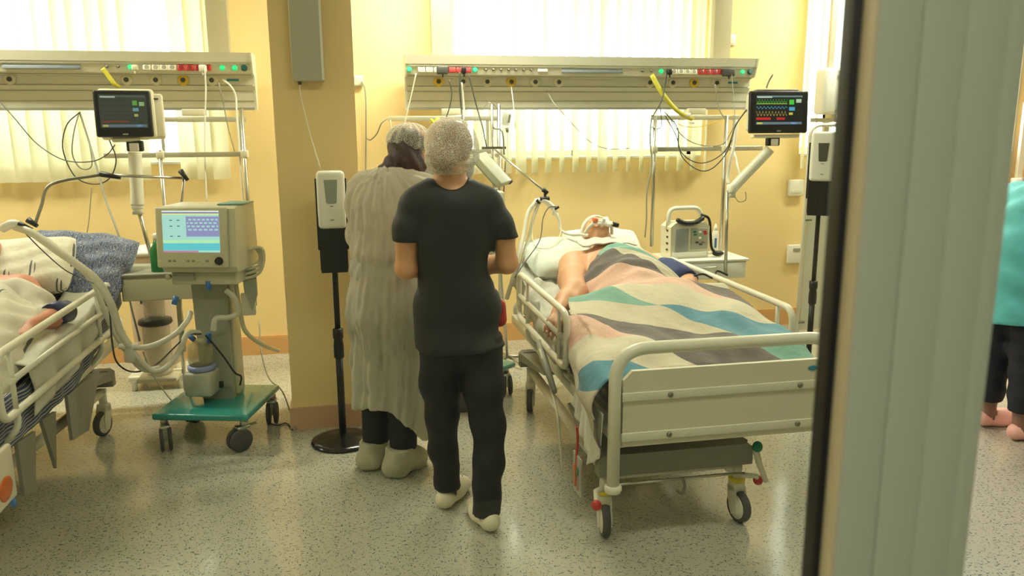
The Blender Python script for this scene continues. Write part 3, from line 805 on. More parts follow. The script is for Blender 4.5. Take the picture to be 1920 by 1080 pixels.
# gauze cloth on the chest, drainage tube, cuff
def gz(u, v):
    y = 4.51-v*.15; return (1.275+u*.33, y, .972-v*.012+.016*math.sin(u*PI)+.004*math.sin(u*22+v*9))
shift(solo('gauze_cloth', MB().grid(gz, 20, 10), mat('grey_white_gauze', (196, 198, 186), .9, bump=.3, bscale=60), 'grey-white gauze cloth laid across the chest of the patient', 'cloth'), thickness=.006)
cu = MB(); cu.tube([(1.695, 4.22, .832), (1.715, 4.18, .826), (1.75, 4.08, .808), (1.768, 4.0, .796)], [.074, .083, .08, .068], 20)
cu_o = solo('blood_pressure_cuff', cu, mat('navy_cuff', (44, 58, 104), .7, bump=.2, bscale=30), 'navy blood pressure cuff on the left upper arm of the patient', 'cuff')
cable('black cuff hose curling over the right side rail', [(1.77, 3.98, .83), (1.83, 3.95, .85), (1.88, 3.93, .83), (1.92, 3.97, .86), (1.97, 3.94, .84)], .006, M_black, name='hose', cat='hose')

# patchwork blanket: draped over the body, tented by the raised knees, hanging over the left foot corner
def blanket_top(x, y):
    z = topz(y-2.74)+.014
    dx = (x-1.43)
    z = max(z, .975-.02*((y-4.1)/.2)**2-2.2*dx*dx) if y > 3.6 else z                         # belly
    k = math.exp(-((y-3.63)/.13)**2)
    z = max(z, .70+.20*k*(1-.22*abs(dx-.1)/.4))                                               # knees
    if y < 3.63: z = max(z, .70+.20*max(0, 1-(3.63-y)/.85)**.9*(1-.22*abs(dx-.05)/.4)+.035*math.exp(-((y-2.95)/.09)**2)*(1-.5*abs(dx)/.4))
    return z
NU, NV = 110, 130
Hh = np.zeros((NV+1, NU+1)); gx = np.linspace(.93, 1.85, NU+1); gy = np.linspace(2.76, 4.40, NV+1)
for j in range(NV+1):
    for i in range(NU+1): Hh[j, i] = blanket_top(gx[i], gy[j])
for _ in range(9):
    P = np.pad(Hh, 1, mode='edge'); Hh = (P[:-2, 1:-1]+P[2:, 1:-1]+P[1:-1, :-2]+P[1:-1, 2:]+4*Hh)/8
def Hat(x, y):
    i = min(NU-1e-6, max(0, (x-.93)/.92*NU)); j = min(NV-1e-6, max(0, (y-2.76)/1.64*NV)); a, b = int(i), int(j); u, v = i-a, j-b
    return (Hh[b, a]*(1-u)+Hh[b, a+1]*u)*(1-v)+(Hh[b+1, a]*(1-u)+Hh[b+1, a+1]*u)*v
def folds(s, y):
    t = 0
    w = min(1, max(0, (y-3.55)/.3))
    t += w*(.010*math.sin(34*(y+.55*abs(s-.45))+2*s)+.006*math.sin(61*y+13*s))                # across the torso
    t += (1-w)*(.016*math.sin(9*s+6*y+1)+.010*math.sin(17*s-9*y+1.3*math.sin(5*y))+.005*math.sin(43*s+15*y)*(1 if y < 3.2 else .4))
    t += w*.012*abs(math.sin(15*(y+.35*s)+4*s))-(1-w)*.010*abs(math.sin(6.5*s-5*y+.8*math.sin(9*y)))
    return t
SL = ([2.70, 2.80, 2.95, 3.10, 3.25, 3.40, 3.60, 3.75, 3.95, 4.15, 4.40], [-.33, -.31, -.25, -.17, -.08, -.01, .03, .09, .17, .24, .30])
buv = []
def blk(u, v):
    hem = 4.235-.40*max(0, (u-.62)/.38)**1.3-.30*max(0, (.30-u)/.30)**1.6
    y = 2.775+(hem-2.775)*v
    s0 = interp(y, *SL); s1 = .865+.07*max(0, min(1, (3.9-y)/.5))
    s = s0+(s1-s0)*u
    buv.append((s, y))
    f = folds(s, y)
    if s < 0:
        d = -s; z0 = Hat(.955, y)
        return (.955-.072*math.sin(min(1, d/.10)*PI/2)+f*1.0-.02*d, y+.1*f, z0-max(0, d-.02)+f*.3)
    if s > .855:
        d = s-.855; return (1.80+.02*math.sin(min(1, d/.05)*PI/2), y, Hat(1.80, y)-d+f*.4)
    return (.955+s*.99, y, Hat(.955+s*.99, y)+f*.9+.006)
bo = solo('blanket', MB().grid(blk, 90, 120), pattern('patchwork_print', 'patch'), 'patchwork blanket of teal, brown, cream and peach triangles over the right patient', 'blanket')
set_uv(bo, buv); shift(bo, thickness=.007)
# white under-sheet corner hanging below the blanket at the foot
def corner(u, v):
    y = 2.79+.36*u; d = v*(.26-.18*abs(u-.28)/.72)
    f = .014*math.sin(u*34+2*v)*v+.01*math.sin(u*19)*v
    return (.905-.02*v+f*.6, y, .55-d*.95)
shift(solo('under_sheet', MB().grid(corner, 40, 14), mat('white_cotton', (222, 218, 200), .85, bump=.4, bscale=30), 'white sheet corner hanging below the patchwork blanket by the footboard', 'sheet'), thickness=.004)

# ---- left bed
M_stripe = pattern('navy_stripe', 'stripe'); M_leaf = pattern('leaf_sprig_print', 'leaf'); M_twill = pattern('navy_grey_weave', 'twill')
mattress('mattress of the left bed, dark navy cover', BED_L, M_navy)
luv = []
LX = BED_L[0]
def lsheet(u, v):
    y = 2.95+v*1.92; zt = topz(y-BED_L[1])+.012; s = u*1.0-.0       # from the middle of the bed to over the right edge
    f = .010*math.sin(y*13+s*7)+.006*math.sin(y*29-s*11)
    x = LX-.10+s; luv.append((s, y))
    xe = LX+.42
    if x > xe:
        d = x-xe; return (xe+.028*math.sin(min(1, d/.06)*PI/2)+abs(f)*.8, y, zt-max(0, d-.02)*.42+f*.3)
    return (x, y, zt+f*.5)
lo_ = solo('striped_sheet', MB().grid(lsheet, 50, 70), M_stripe, 'navy and white striped sheet along the edge of the left bed', 'sheet'); set_uv(lo_, luv); shift(lo_, thickness=.005)
cushion('tall navy woven bolster at the head of the left bed', (-1.50, 4.64, .90), (.62, .50, .17), M_twill, (.62, .12, -.12), uvs=True, wr=.016, name='bolster', cat='pillow')
cushion('white pillow with dark sprigs behind the left patient', (-1.70, 4.46, .935), (.56, .40, .15), M_leaf, (.60, -.05, .06), uvs=True)
pl_ = thing('person', 'person lying in the left bed under pale sprigged linen', 'person', (LX, 4.0, .6))
S = Solid()
LC = Vector((-1.845, 4.44, 1.02)); face(S, LC, (.12, -.55, .83), (0, .82, .55))
S.cap(LC+Vector((0, -.07, -.07)), (-1.81, 4.24, .90), .058, .066, .03)
S.cap((-1.80, 4.20, .82), (-1.79, 3.90, .76), .165, .18, .06, ((0, -.25, 1), .66))
S.ell((-1.79, 3.78, .74), (.20, .25, .15), .06)
S.cap((-1.97, 4.22, .86), (-1.62, 4.22, .86), .08, .08, .05)
S.chain([(-1.60, 4.24, .865), (-1.50, 4.12, .81), (-1.44, 3.99, .765)], [.066, .056, .048], .03)
S.chain([(-1.44, 3.99, .765), (-1.375, 3.90, .785), (-1.40, 3.74, .79)], [.048, .044, .032], .02)
hand(S, (-1.40, 3.73, .79), (-.15, -.95, -.15), (.1, 0, 1), .5, 1.0, 1)
S.chain([(-1.99, 4.22, .86), (-2.08, 3.95, .79), (-2.02, 3.70, .78)], [.07, .055, .035], .03)
for s in (-1, 1): S.chain([(LX+s*.10, 3.60, .70), (LX+s*.12, 3.25, .68), (LX+s*.1, 3.0, .655)], [.09, .06, .045], .04)
S.build('body', M_skin2, pl_, .010)
S = Solid(); S.cap((-1.80, 4.16, .82), (-1.79, 3.80, .77), .175, .19, .06, ((0, -.25, 1), .68)); S.cap((-1.95, 4.17, .845), (-1.64, 4.17, .845), .085, .085, .05)
S.chain([(-1.585, 4.20, .85), (-1.50, 4.10, .81), (-1.445, 3.99, .77), (-1.395, 3.93, .78)], [.078, .07, .062, .056], .03)
S.build('hospital_gown', mat('pale_gown_cloth', (206, 200, 182), .85, bump=.3, bscale=24), pl_, .010, clip=lambda X, Y, Z: Y+.5*Z-4.66+.25*np.clip(X+1.6, 0, 1), fn=lambda X, Y, Z: .006*np.sin(40*X+30*Y)+.004*np.sin(70*Y-30*Z))
solo('wrist_band', MB().tube([(-1.345, 4.02, .79), (-1.368, 3.95, .80), (-1.374, 3.90, .80)], [.052, .054, .052], 18), M_navy, 'dark navy cuff on the forearm of the left patient', 'cuff')
cuv = []
def lblk(u, v):
    y = 2.93+v*(1.33-.10*math.sin(u*PI)-.30*max(0, u-.8)/.2); x = LX-.46+u*.90; d = x-(LX-.02)
    zt = topz(y-BED_L[1])+.02
    z = max(zt, .935-.95*d*d-.9*max(0, 3.75-y)*.14-(.22*(max(0, y-3.95))**1.2 if y > 3.95 else 0))
    if y < 3.75: z = max(zt, z-.06*(3.75-y))
    cuv.append((x, y))
    e = max(0, u-.90)/.10
    return (x, y-.04*math.sin(u*9), z-.05*e*e+.016*abs(math.sin(y*11+x*9+math.sin(x*8)))+.012*abs(math.sin(y*17-x*22))+.008*math.sin(x*40+y*18))
bo = solo('quilt', MB().grid(lblk, 60, 70), M_leaf, 'pale quilt with dark leaf sprigs over the left patient', 'blanket'); set_uv(bo, cuv); shift(bo, thickness=.012)
duv = []
def ltuck(u, v):
    y = 3.42+v*1.12; s = u*.36; z0 = topz(y-BED_L[1])+.03; f = .014*math.sin(y*19+s*9)+.009*math.sin(y*37)
    duv.append((s, y)); xe = LX+.30
    h = .05*math.sin(min(1, v*1.4)*PI)*(1-u)
    return (xe+.185*math.sin(min(1, s/.17)*PI/2)+f*u*.7, y+.02*math.sin(s*30), z0+h+.06-max(0, s-.14)*.95*(1-.35*v)+f*.5)
bo = solo('crumpled_sheet', MB().grid(ltuck, 30, 60), mat('pale_crumpled_cloth', (204, 200, 182), .85, bump=.5, bscale=18, var=.05, vscale=8), 'crumpled pale cloth bunched against the rail of the left bed', 'sheet'); shift(bo, thickness=.006)

# ------------------------------------------------------------------ standing people
M_scrub = mat('black_scrub_cloth', (30, 34, 32), .62, var=.10, vscale=5)
M_scrub2 = mat('black_trouser_cloth', (17, 18, 18), .7)
M_skin3 = mat('fair_skin', (222, 164, 120), .5, bump=.04, bscale=50, var=.04, vscale=10)
M_hair1 = mat('light_brown_hair', (150, 108, 64), .5, bump=.5, bscale=60, var=.25, vscale=14, aniso=(3, 3, .6))
M_hair2 = mat('dark_brown_hair', (62, 34, 24), .42, bump=.6, bscale=60, var=.3, vscale=16, aniso=(3, 3, .6))
M_clog = mat('cream_clog_foam', (226, 218, 188), .5)
def net_mat(name, c, a, scale=150):
    """Thin net cloth: see-through between the threads."""
    m, N, L, b = nodes_mat(name); b.inputs['Base Color'].default_value = lin(c); b.inputs['Roughness'].default_value = .9
    tc = N.new('ShaderNodeTexCoord'); vo = N.new('ShaderNodeTexVoronoi'); vo.feature = 'DISTANCE_TO_EDGE'; vo.inputs['Scale'].default_value = scale
    L.new(tc.outputs['Object'], vo.inputs['Vector'])
    nz = N.new('ShaderNodeTexNoise'); nz.inputs['Scale'].default_value = 16; nz.inputs['Detail'].default_value = 3; L.new(tc.outputs['Object'], nz.inputs['Vector'])
    r = N.new('ShaderNodeMapRange'); r.inputs[1].default_value = .03; r.inputs[2].default_value = .22; r.inputs[3].default_value = a+.34; r.inputs[4].default_value = a-.06; L.new(vo.outputs['Distance'], r.inputs[0])
    r2 = N.new('ShaderNodeMapRange'); r2.inputs[1].default_value = .35; r2.inputs[2].default_value = .7; r2.inputs[3].default_value = -.06; r2.inputs[4].default_value = .10; L.new(nz.outputs['Fac'], r2.inputs[0])
    ad = N.new('ShaderNodeMath'); ad.operation = 'ADD'; ad.use_clamp = True; L.new(r.outputs[0], ad.inputs[0]); L.new(r2.outputs[0], ad.inputs[1])
    lw = N.new('ShaderNodeLayerWeight'); lw.inputs[0].default_value = .35; ma = N.new('ShaderNodeMath'); ma.operation = 'MULTIPLY_ADD'; ma.use_clamp = True; ma.inputs[1].default_value = .62; L.new(lw.outputs['Facing'], ma.inputs[0]); L.new(ad.outputs[0], ma.inputs[2]); ad = ma
    t = N.new('ShaderNodeBsdfTransparent'); ms = N.new('ShaderNodeMixShader'); L.new(ad.outputs[0], ms.inputs[0]); L.new(t.outputs[0], ms.inputs[1]); L.new(b.outputs[0], ms.inputs[2])
    L.new(ms.outputs[0], N['Material Output'].inputs['Surface']); return m
M_net = net_mat('white_cap_net', (240, 236, 220), .12, 130)
def clog(parent, heel, toe, m, holes=True, w=.046, z=0.0, name='clog'):
    h, t = Vector((heel[0], heel[1], z)), Vector((toe[0], toe[1], z)); d = (t-h).normalized(); x = d.cross(Vector((0, 0, 1)))
    L_ = (t-h).length; P = lambda a, b, c: tuple(h+d*(a*L_)+x*b+Vector((0, 0, c)))
    S = Solid()
    S.cap(P(.16, 0, .038), P(.55, 0, .036), .040, .042, .02, ((0, 0, 1), .85))
    S.cap(P(.55, 0, .038), P(.82, .006, .036), .050, .048, .03, ((0, 0, 1), .80))
    S.cap(P(.14, 0, .055), P(.30, 0, .06), .036, .036, .02)
    S.cap(P(.45, 0, .06), P(.66, 0, .056), .040, .042, .02)
    ax, ay = h.x+d.x*L_*.27, h.y+d.y*L_*.27
    c = S.build(name, m, parent, .006, clip=lambda X, Y, Z: np.maximum(.004+z-Z, .0+np.maximum(Z-z-.095, .038-np.sqrt((X-ax)**2+(Y-ay)**2+np.maximum(0, z+.05-Z)**2*4))))
    if holes:
        for a, b in ((.62, .022), (.70, -.012), (.74, .02), (.60, -.02), (.52, .038)):
            MB().ell(P(a, b, .083 if abs(b) < .03 else .062), (.006, .006, .006), 8, 5).build('vent_hole', M_dgrey, c, True)
    return c

# ---- nurse in black scrubs, seen from behind
nu = thing('person', 'person in black short-sleeved scrubs and net cap seen from behind', 'person', (.42, 3.1, 0))
S = Solid(); NC = Vector((.368, 3.085, 1.548)); face(S, NC, (.42, .88, -.22), (.05, .2, 1))
S.cap((.366, 3.06, 1.50), (.366, 3.06, 1.38), .052, .053, .03)
S.cap((.26, 3.06, 1.345), (.48, 3.06, 1.345), .05, .05, .05)
S.cap((.37, 3.07, 1.30), (.37, 3.08, 1.08), .135, .125, .06, ((0, 1, 0), .72))
S.cap((.36, 3.09, .93), (.43, 3.09, .93), .10, .10, .05, ((0, 1, 0), .9))
ARML = [(.232, 3.06, 1.325), (.195, 3.05, 1.21), (.192, 3.075, 1.10)]; FORL = [(.192, 3.075, 1.10), (.25, 3.21, 1.075), (.33, 3.33, 1.09)]
ARMR = [(.508, 3.06, 1.325), (.572, 3.05, 1.21), (.59, 3.075, 1.105)]; FORR = [(.59, 3.075, 1.105), (.53, 3.21, 1.075), (.45, 3.33, 1.09)]
for A_, B_, sd in ((ARML, FORL, 1), (ARMR, FORR, -1)):
    S.chain(A_, [.042, .043, .041], .015); S.chain(B_, [.043, .038, .026], .02)
    hand(S, B_[-1], (sd*.6, .75, .15), (0, -.2, 1), .8, .95, -sd)
LEGL = [(.345, 3.10, .86), (.325, 3.165, .48), (.352, 3.27, .10)]; LEGR = [(.455, 3.09, .86), (.497, 3.045, .48), (.482, 3.035, .10)]
for L_ in (LEGL, LEGR): S.chain(L_, [.08, .052, .036], .03)
for (a, b) in (((.335, 3.24), (.44, 3.44)), ((.492, 2.985), (.445, 3.20))): S.chain([(a[0]*.75+b[0]*.25, a[1]*.75+b[1]*.25, .06), (a[0]*.3+b[0]*.7, a[1]*.3+b[1]*.7, .045)], [.033, .028], .02)
S.build('body', M_skin3, nu, .0085)
# scrub top
T_ = Solid()
T_.cap((.235, 3.06, 1.345), (.505, 3.06, 1.345), .064, .064, .07)
T_.cap((.366, 3.05, 1.35), (.366, 3.058, 1.405), .085, .072, .04)
T_.cap((.30, 3.055, 1.36), (.44, 3.055, 1.36), .075, .075, .05, ((0, 1, 0), .9))
T_.cap((.37, 3.06, 1.27), (.372, 3.075, 1.06), .148, .138, .05, ((0, 1, 0), .68))
T_.cap((.31, 3.065, 1.22), (.43, 3.065, 1.22), .085, .085, .04)
T_.cap((.352, 3.09, .93), (.428, 3.09, .93), .135, .135, .06, ((0, 1, 0), .86))
T_.cap((.345, 3.09, .78), (.45, 3.09, .74), .133, .133, .06, ((0, 1, 0), .97))
T_.chain([(.225, 3.06, 1.335), (.205, 3.05, 1.265), (.196, 3.05, 1.19)], [.058, .056, .057], .025)
T_.chain([(.515, 3.06, 1.335), (.553, 3.05, 1.265), (.578, 3.05, 1.19)], [.058, .056, .057], .025)
def top_clip(X, Y, Z):
    hem = .765-Z; neck = .078-np.sqrt((X-.366)**2+(Z-1.483)**2+Y*0)
    sl = np.minimum(1.215-.10*(X-.19)-Z, np.abs(X-.385)-.15)*1.0
    sl = np.minimum(1.207-Z, np.minimum(np.abs(X-.385)-.150, Z-1.0))
    return np.maximum(np.maximum(hem, neck), sl)
def top_fold(X, Y, Z):
    return .0035*np.sin(38*X+9*Z)*np.clip((1.25-Z)/.4, 0, 1)+.003*np.sin(22*Z+17*X)+.003*np.sin(61*X-40*Z)*np.clip((.95-Z)/.2, 0, 1)
T_.build('scrub_top', M_scrub, nu, .0085, clip=top_clip, fn=top_fold)
P_ = Solid()
P_.cap((.35, 3.095, .80), (.44, 3.095, .80), .115, .115, .05, ((0, 1, 0), .85))
P_.chain([(.328, 3.10, .80), (.322, 3.15, .60), (.325, 3.18, .45), (.338, 3.22, .28), (.35, 3.262, .07)], [.095, .080, .067, .059, .058], .035)
P_.chain([(.468, 3.09, .80), (.488, 3.06, .60), (.500, 3.05, .45), (.498, 3.035, .28), (.488, 3.02, .05)], [.095, .080, .067, .061, .060], .035)
P_.build('trousers', M_scrub2, nu, .0085, clip=lambda X, Y, Z: np.maximum(np.where(X+Y*0 < .41, .085, .062)-Z, Z-.82), fn=lambda X, Y, Z: .003*np.sin(44*Z+20*X)*np.clip((.5-Z)/.3, 0, 1)+.004*np.sin(17*Z-25*X))
clog(nu, (.318, 3.195), (.445, 3.43), M_clog); clog(nu, (.505, 2.955), (.452, 3.205), M_clog)
hs = Solid(); hs.ell((.372, 3.065, 1.575), (.084, .098, .086), .03); hs.ell((.335, 2.985, 1.515), (.052, .045, .045), .02)
hs.build('hair', M_hair1, nu, .007, fn=lambda X, Y, Z: .002*np.sin(150*X+60*Z))
ck = Solid(); ck.ell((.374, 3.065, 1.575), (.102, .118, .098), .03); ck.ell((.34, 2.99, 1.515), (.072, .062, .062), .05); ck.ell((.39, 3.03, 1.53), (.085, .08, .07), .03)
ck.build('net_cap', M_net, nu, .0065, clip=lambda X, Y, Z: np.maximum(1.462-Z, .0+((Y-3.10)*1.0-(Z-1.53)*.9)),
         fn=lambda X, Y, Z: .003*np.sin(17*np.arctan2(X-.34, Z-1.50)+12*Y)*np.clip((1.62-Z)/.1, 0, 1))
MB().tube(smooth_path([(.455, 3.06, 1.545), (.468, 3.10, 1.52), (.462, 3.15, 1.49)]), .002, 5).build('mask_loop', M_white2, nu, True)
po = Solid(); po.cap((.560, 3.10, .93), (.568, 3.13, .86), .028, .03, .02); po.build('red_pouch', M_red, nu, .008)
mk = Solid(); mk.ell((.415, 3.185, 1.475), (.066, .05, .062), .02); mk.build('face_mask', mat('pale_blue_mask', (206, 212, 214), .85), nu, .008)

# ---- person in an isolation gown, bending forward to the right
go = thing('person', 'person in a pale isolation gown, net cap and shoe covers bending forward', 'person', (.12, 3.68, 0))
S = Solid(); GC = Vector((.292, 3.90, 1.518)); face(S, GC, (.62, .62, -.48), (.28, .35, .9))
S.cap((.265, 3.86, 1.46), (.20, 3.78, 1.37), .054, .062, .03)
S.cap((.085, 3.82, 1.335), (.30, 3.68, 1.33), .065, .065, .05)
S.cap((.18, 3.75, 1.28), (.145, 3.70, .95), .14, .13, .06)
S.chain([(.075, 3.83, 1.33), (.06, 3.90, 1.12), (.20, 4.06, 1.02), (.33, 4.12, 1.05)], [.055, .045, .036, .026], .03)
S.chain([(.31, 3.68, 1.33), (.36, 3.70, 1.12), (.42, 3.92, 1.05), (.44, 4.02, 1.06)], [.055, .045, .036, .026], .03)
hand(S, (.33, 4.12, 1.05), (.8, .5, 0), (0, 0, 1), .7, .95, 1); hand(S, (.44, 4.02, 1.06), (.6, .7, 0), (0, 0, 1), .7, .95, -1)
S.chain([(.09, 3.73, .88), (.07, 3.75, .48), (.055, 3.765, .09)], [.085, .055, .038], .03)
S.chain([(.19, 3.67, .88), (.19, 3.67, .48), (.185, 3.66, .09)], [.085, .055, .038], .03)
S.build('body', M_skin3, go, .010)
tr = Solid(); tr.chain([(.09, 3.73, .85), (.075, 3.75, .48), (.06, 3.765, .13)], [.10, .075, .066], .03); tr.chain([(.19, 3.67, .85), (.19, 3.67, .48), (.187, 3.66, .12)], [.10, .075, .066], .03)
tr.build('trousers', M_scrub2, go, .010, clip=lambda X, Y, Z: .115-Z)
M_gown = mat('gown_nonwoven', (216, 212, 192), .85, trans=.38, bump=.7, bscale=18, var=.06, vscale=6)
G = Solid()
G.cap((.085, 3.81, 1.335), (.30, 3.69, 1.325), .085, .085, .08)
G.cap((.185, 3.74, 1.36), (.20, 3.77, 1.38), .085, .075, .05)
G.cap((.165, 3.72, 1.25), (.15, 3.70, 1.06), .175, .16, .08, ((.55, .8, 0), .92))
G.cap((.145, 3.69, 1.02), (.15, 3.70, .80), .150, .185, .07)
G.cap((.15, 3.70, .80), (.15, 3.72, .22), .180, .150, .06)
G.cap((.10, 3.68, .55), (.095, 3.67, .30), .115, .13, .06); G.cap((.25, 3.72, .45), (.26, 3.72, .18), .10, .11, .06)
G.chain([(.07, 3.83, 1.32), (.055, 3.91, 1.12), (.20, 4.06, 1.03), (.30, 4.12, 1.05)], [.085, .08, .065, .05], .05)
G.chain([(.31, 3.68, 1.32), (.355, 3.71, 1.13), (.41, 3.9, 1.06)], [.085, .08, .065], .05)
def gown_fn(X, Y, Z):
    a = np.arctan2(Y-3.70, X-.15); low = np.clip((1.0-Z)/.5, 0, 1); hi = np.clip((Z-1.02)/.1, 0, 1)
    belt = np.exp(-((Z-1.03+.10*(X-.1))/.028)**2)
    cr = -.006*np.abs(np.sin(13*a+7*Z+2*np.sin(9*Z)))-.005*np.abs(np.sin(23*Z-6*a+1.5*np.sin(5*a)))
    return cr-.013*np.sin(9*a+4*Z)*low*.9-.006*np.sin(21*a-9*Z)*low-.006*np.sin(17*a+6*Z+2)*hi-.004*np.sin(33*a-14*Z)+.012*belt
def gown_clip(X, Y, Z):
    hem = .36-.52*(X-.0)+.06*np.sin(14*X)+.10*(Y-3.7); hem = np.maximum(hem, .17)
    neck = .082-np.sqrt((X-.205)**2+(Y-3.785)**2+np.maximum(0, 1.44-Z)**2)
    return np.maximum(hem-Z, neck)
G.build('gown', M_gown, go, .0095, clip=gown_clip, fn=gown_fn)
# waist tie, glossy tape at the side
bt = []
for k in range(30):
    a = 2*PI*k/30; bt.append((.147+.158*math.cos(a), 3.695+.155*math.sin(a), 1.03-.10*(.147+.158*math.cos(a)-.1)))
vs = []
for p in bt: vs += [(p[0], p[1], p[2]-.02), (p[0], p[1], p[2]+.02)]
shift(MB().add(vs, [(2*i, 2*((i+1) % 30), 2*((i+1) % 30)+1, 2*i+1) for i in range(30)], True).build('waist_tie', mat('gown_tie', (212, 206, 180), .8), go, True), thickness=.004)
def tape(u, v):
    a = R_(178+46*u); r = .170+.006*math.sin(u*14+v*5); z = 1.045-.085*v-.005*math.sin(u*9)
    return (.147+r*math.cos(a), 3.695+r*math.sin(a), z)
shift(MB().grid(tape, 16, 8).build('plastic_film', mat('clear_film', (235, 235, 225), .08, alpha=.35, spec=1.0), go, True), thickness=.002)
for hl, toe in (((.0, 3.69), (.13, 3.87)), ((.115, 3.585), (.29, 3.75))):
    h_, t_ = Vector((*hl, 0)), Vector((*toe, 0)); d = (t_-h_).normalized()
    sc_ = Solid(); sc_.chain([tuple(h_+d*.04+Vector((0, 0, .05))), tuple(h_+d*.14+Vector((0, 0, .052))), tuple(h_+d*.21+Vector((0, 0, .042)))], [.062, .062, .05], .03); sc_.cap(tuple(h_+d*.06+Vector((0, 0, .07))), tuple(h_+d*.075+Vector((0, 0, .125))), .062, .066, .03)
    c0 = h_+d*.075
    sc_.build('shoe_cover', mat('shoe_cover_film', (198, 192, 166), .75, trans=.2, bump=.7, bscale=30), go, .008,
              clip=lambda X, Y, Z, c0=c0: np.maximum(.003-Z, Z-.135), fn=lambda X, Y, Z: .005*np.sin(60*X+30*Z)+.004*np.sin(75*Y-40*Z))
hs = Solid(); hs.ell(GC+Vector((-.03, -.03, .025)), (.09, .09, .092), .03); hs.cap((.235, 3.82, 1.50), (.155, 3.77, 1.425), .055, .045, .04); hs.cap((.24, 3.80, 1.47), (.26, 3.78, 1.42), .05, .035, .04)
hs.cap((.24, 3.82, 1.50), (.30, 3.80, 1.45), .05, .045, .04)
hs.build('hair', M_hair2, go, .0075, fn=lambda X, Y, Z: .004*np.sin(110*X+50*Z+30*Y))
ck = Solid(); ck.ell(GC+Vector((-.018, -.02, .05)), (.108, .108, .088), .03)
nv = Vector((-.30, -.36, .9))
ck.build('net_cap', M_net, go, .0065, clip=lambda X, Y, Z: -((X-GC.x)*.30+(Y-GC.y)*.12+(Z-GC.z)*.95)+.0,
         fn=lambda X, Y, Z: .004*np.sin(15*np.arctan2(X-GC.x+.02, Y-GC.y+.02)+24*Z))
mk = Solid(); mk.ell(GC+Vector((.068, .068, -.075)), (.06, .06, .055), .02); mk.build('face_mask', MATS['pale_blue_mask'], go, .008)

# ---- person in a teal jacket beyond the doorway
te = thing('person', 'person in a teal jacket, dark trousers and pink clogs beyond the doorway', 'person', (3.42, 3.5, 0))
S = Solid(); TC = Vector((3.57, 3.48, 1.50)); face(S, TC, (1, .1, -.1), (.05, 0, 1))
S.cap((3.54, 3.48, 1.43), (3.49, 3.48, 1.31), .054, .062, .03)
S.cap((3.47, 3.32, 1.26), (3.47, 3.66, 1.26), .06, .06, .05); S.cap((3.45, 3.49, 1.22), (3.41, 3.49, .95), .12, .12, .06)
for s, L_ in ((-1, [(3.38, 3.41, .88), (3.39, 3.40, .48), (3.39, 3.385, .09)]), (1, [(3.38, 3.57, .88), (3.37, 3.58, .48), (3.375, 3.585, .09)])):
    S.chain(L_, [.085, .055, .038], .03); S.chain([(L_[2][0], L_[2][1], .06), (L_[2][0]+.13, L_[2][1], .04)], [.034, .028], .02)
    S.chain([(3.47, 3.49+s*.19, 1.25), (3.44, 3.49+s*.22, 1.04), (3.56, 3.49+s*.15, 1.0)], [.055, .045, .034], .03)
    hand(S, (3.58, 3.49+s*.145, 1.0), (1, -s*.3, 0), (0, 0, 1), .6, .95, s)
S.build('body', mat('brown_skin', (140, 104, 84), .5), te, .010)
J = Solid()
J.cap((3.47, 3.33, 1.245), (3.47, 3.65, 1.245), .082, .082, .07); J.cap((3.445, 3.49, 1.17), (3.40, 3.49, .98), .155, .165, .07); J.cap((3.385, 3.49, .98), (3.375, 3.49, .62), .175, .20, .07)
for s in (-1, 1): J.chain([(3.465, 3.49+s*.185, 1.24), (3.43, 3.49+s*.225, 1.05), (3.53, 3.49+s*.16, 1.0)], [.082, .072, .058], .05)
J.build('jacket', mat('teal_cloth', (92, 186, 182), .75, bump=.3, bscale=24, var=.05), te, .010, clip=lambda X, Y, Z: np.maximum(.63+.05*(X-3.2)-Z, .075-np.sqrt((X-3.50)**2+(Y-3.48)**2+np.maximum(0, 1.37-Z)**2)), fn=lambda X, Y, Z: .006*np.sin(26*Z+30*X+18*Y)+.004*np.sin(48*Z-22*Y))
q = Solid()
q.cap((3.38, 3.45, .82), (3.38, 3.53, .82), .13, .13, .05)
q.chain([(3.39, 3.41, .80), (3.40, 3.40, .48), (3.395, 3.385, .17)], [.11, .088, .072], .03); q.chain([(3.37, 3.57, .80), (3.36, 3.58, .48), (3.365, 3.585, .17)], [.11, .09, .075], .03)
q.build('trousers', mat('dark_navy_cloth', (22, 26, 36), .75, bump=.25, bscale=20), te, .010, clip=lambda X, Y, Z: .155-Z, fn=lambda X, Y, Z: .004*np.sin(55*Z+20*X))
M_pink = mat('pink_clog_foam', (242, 184, 166), .5)
clog(te, (3.33, 3.385), (3.58, 3.37), M_pink); clog(te, (3.315, 3.59), (3.565, 3.58), M_pink)
hs = Solid(); hs.ell(TC+Vector((-.02, 0, .025)), (.09, .088, .09), .03); hs.build('hair', M_hair2, te, .009, clip=lambda X, Y, Z: (X-TC.x-.055)-(Z-TC.z-.07)*.5)

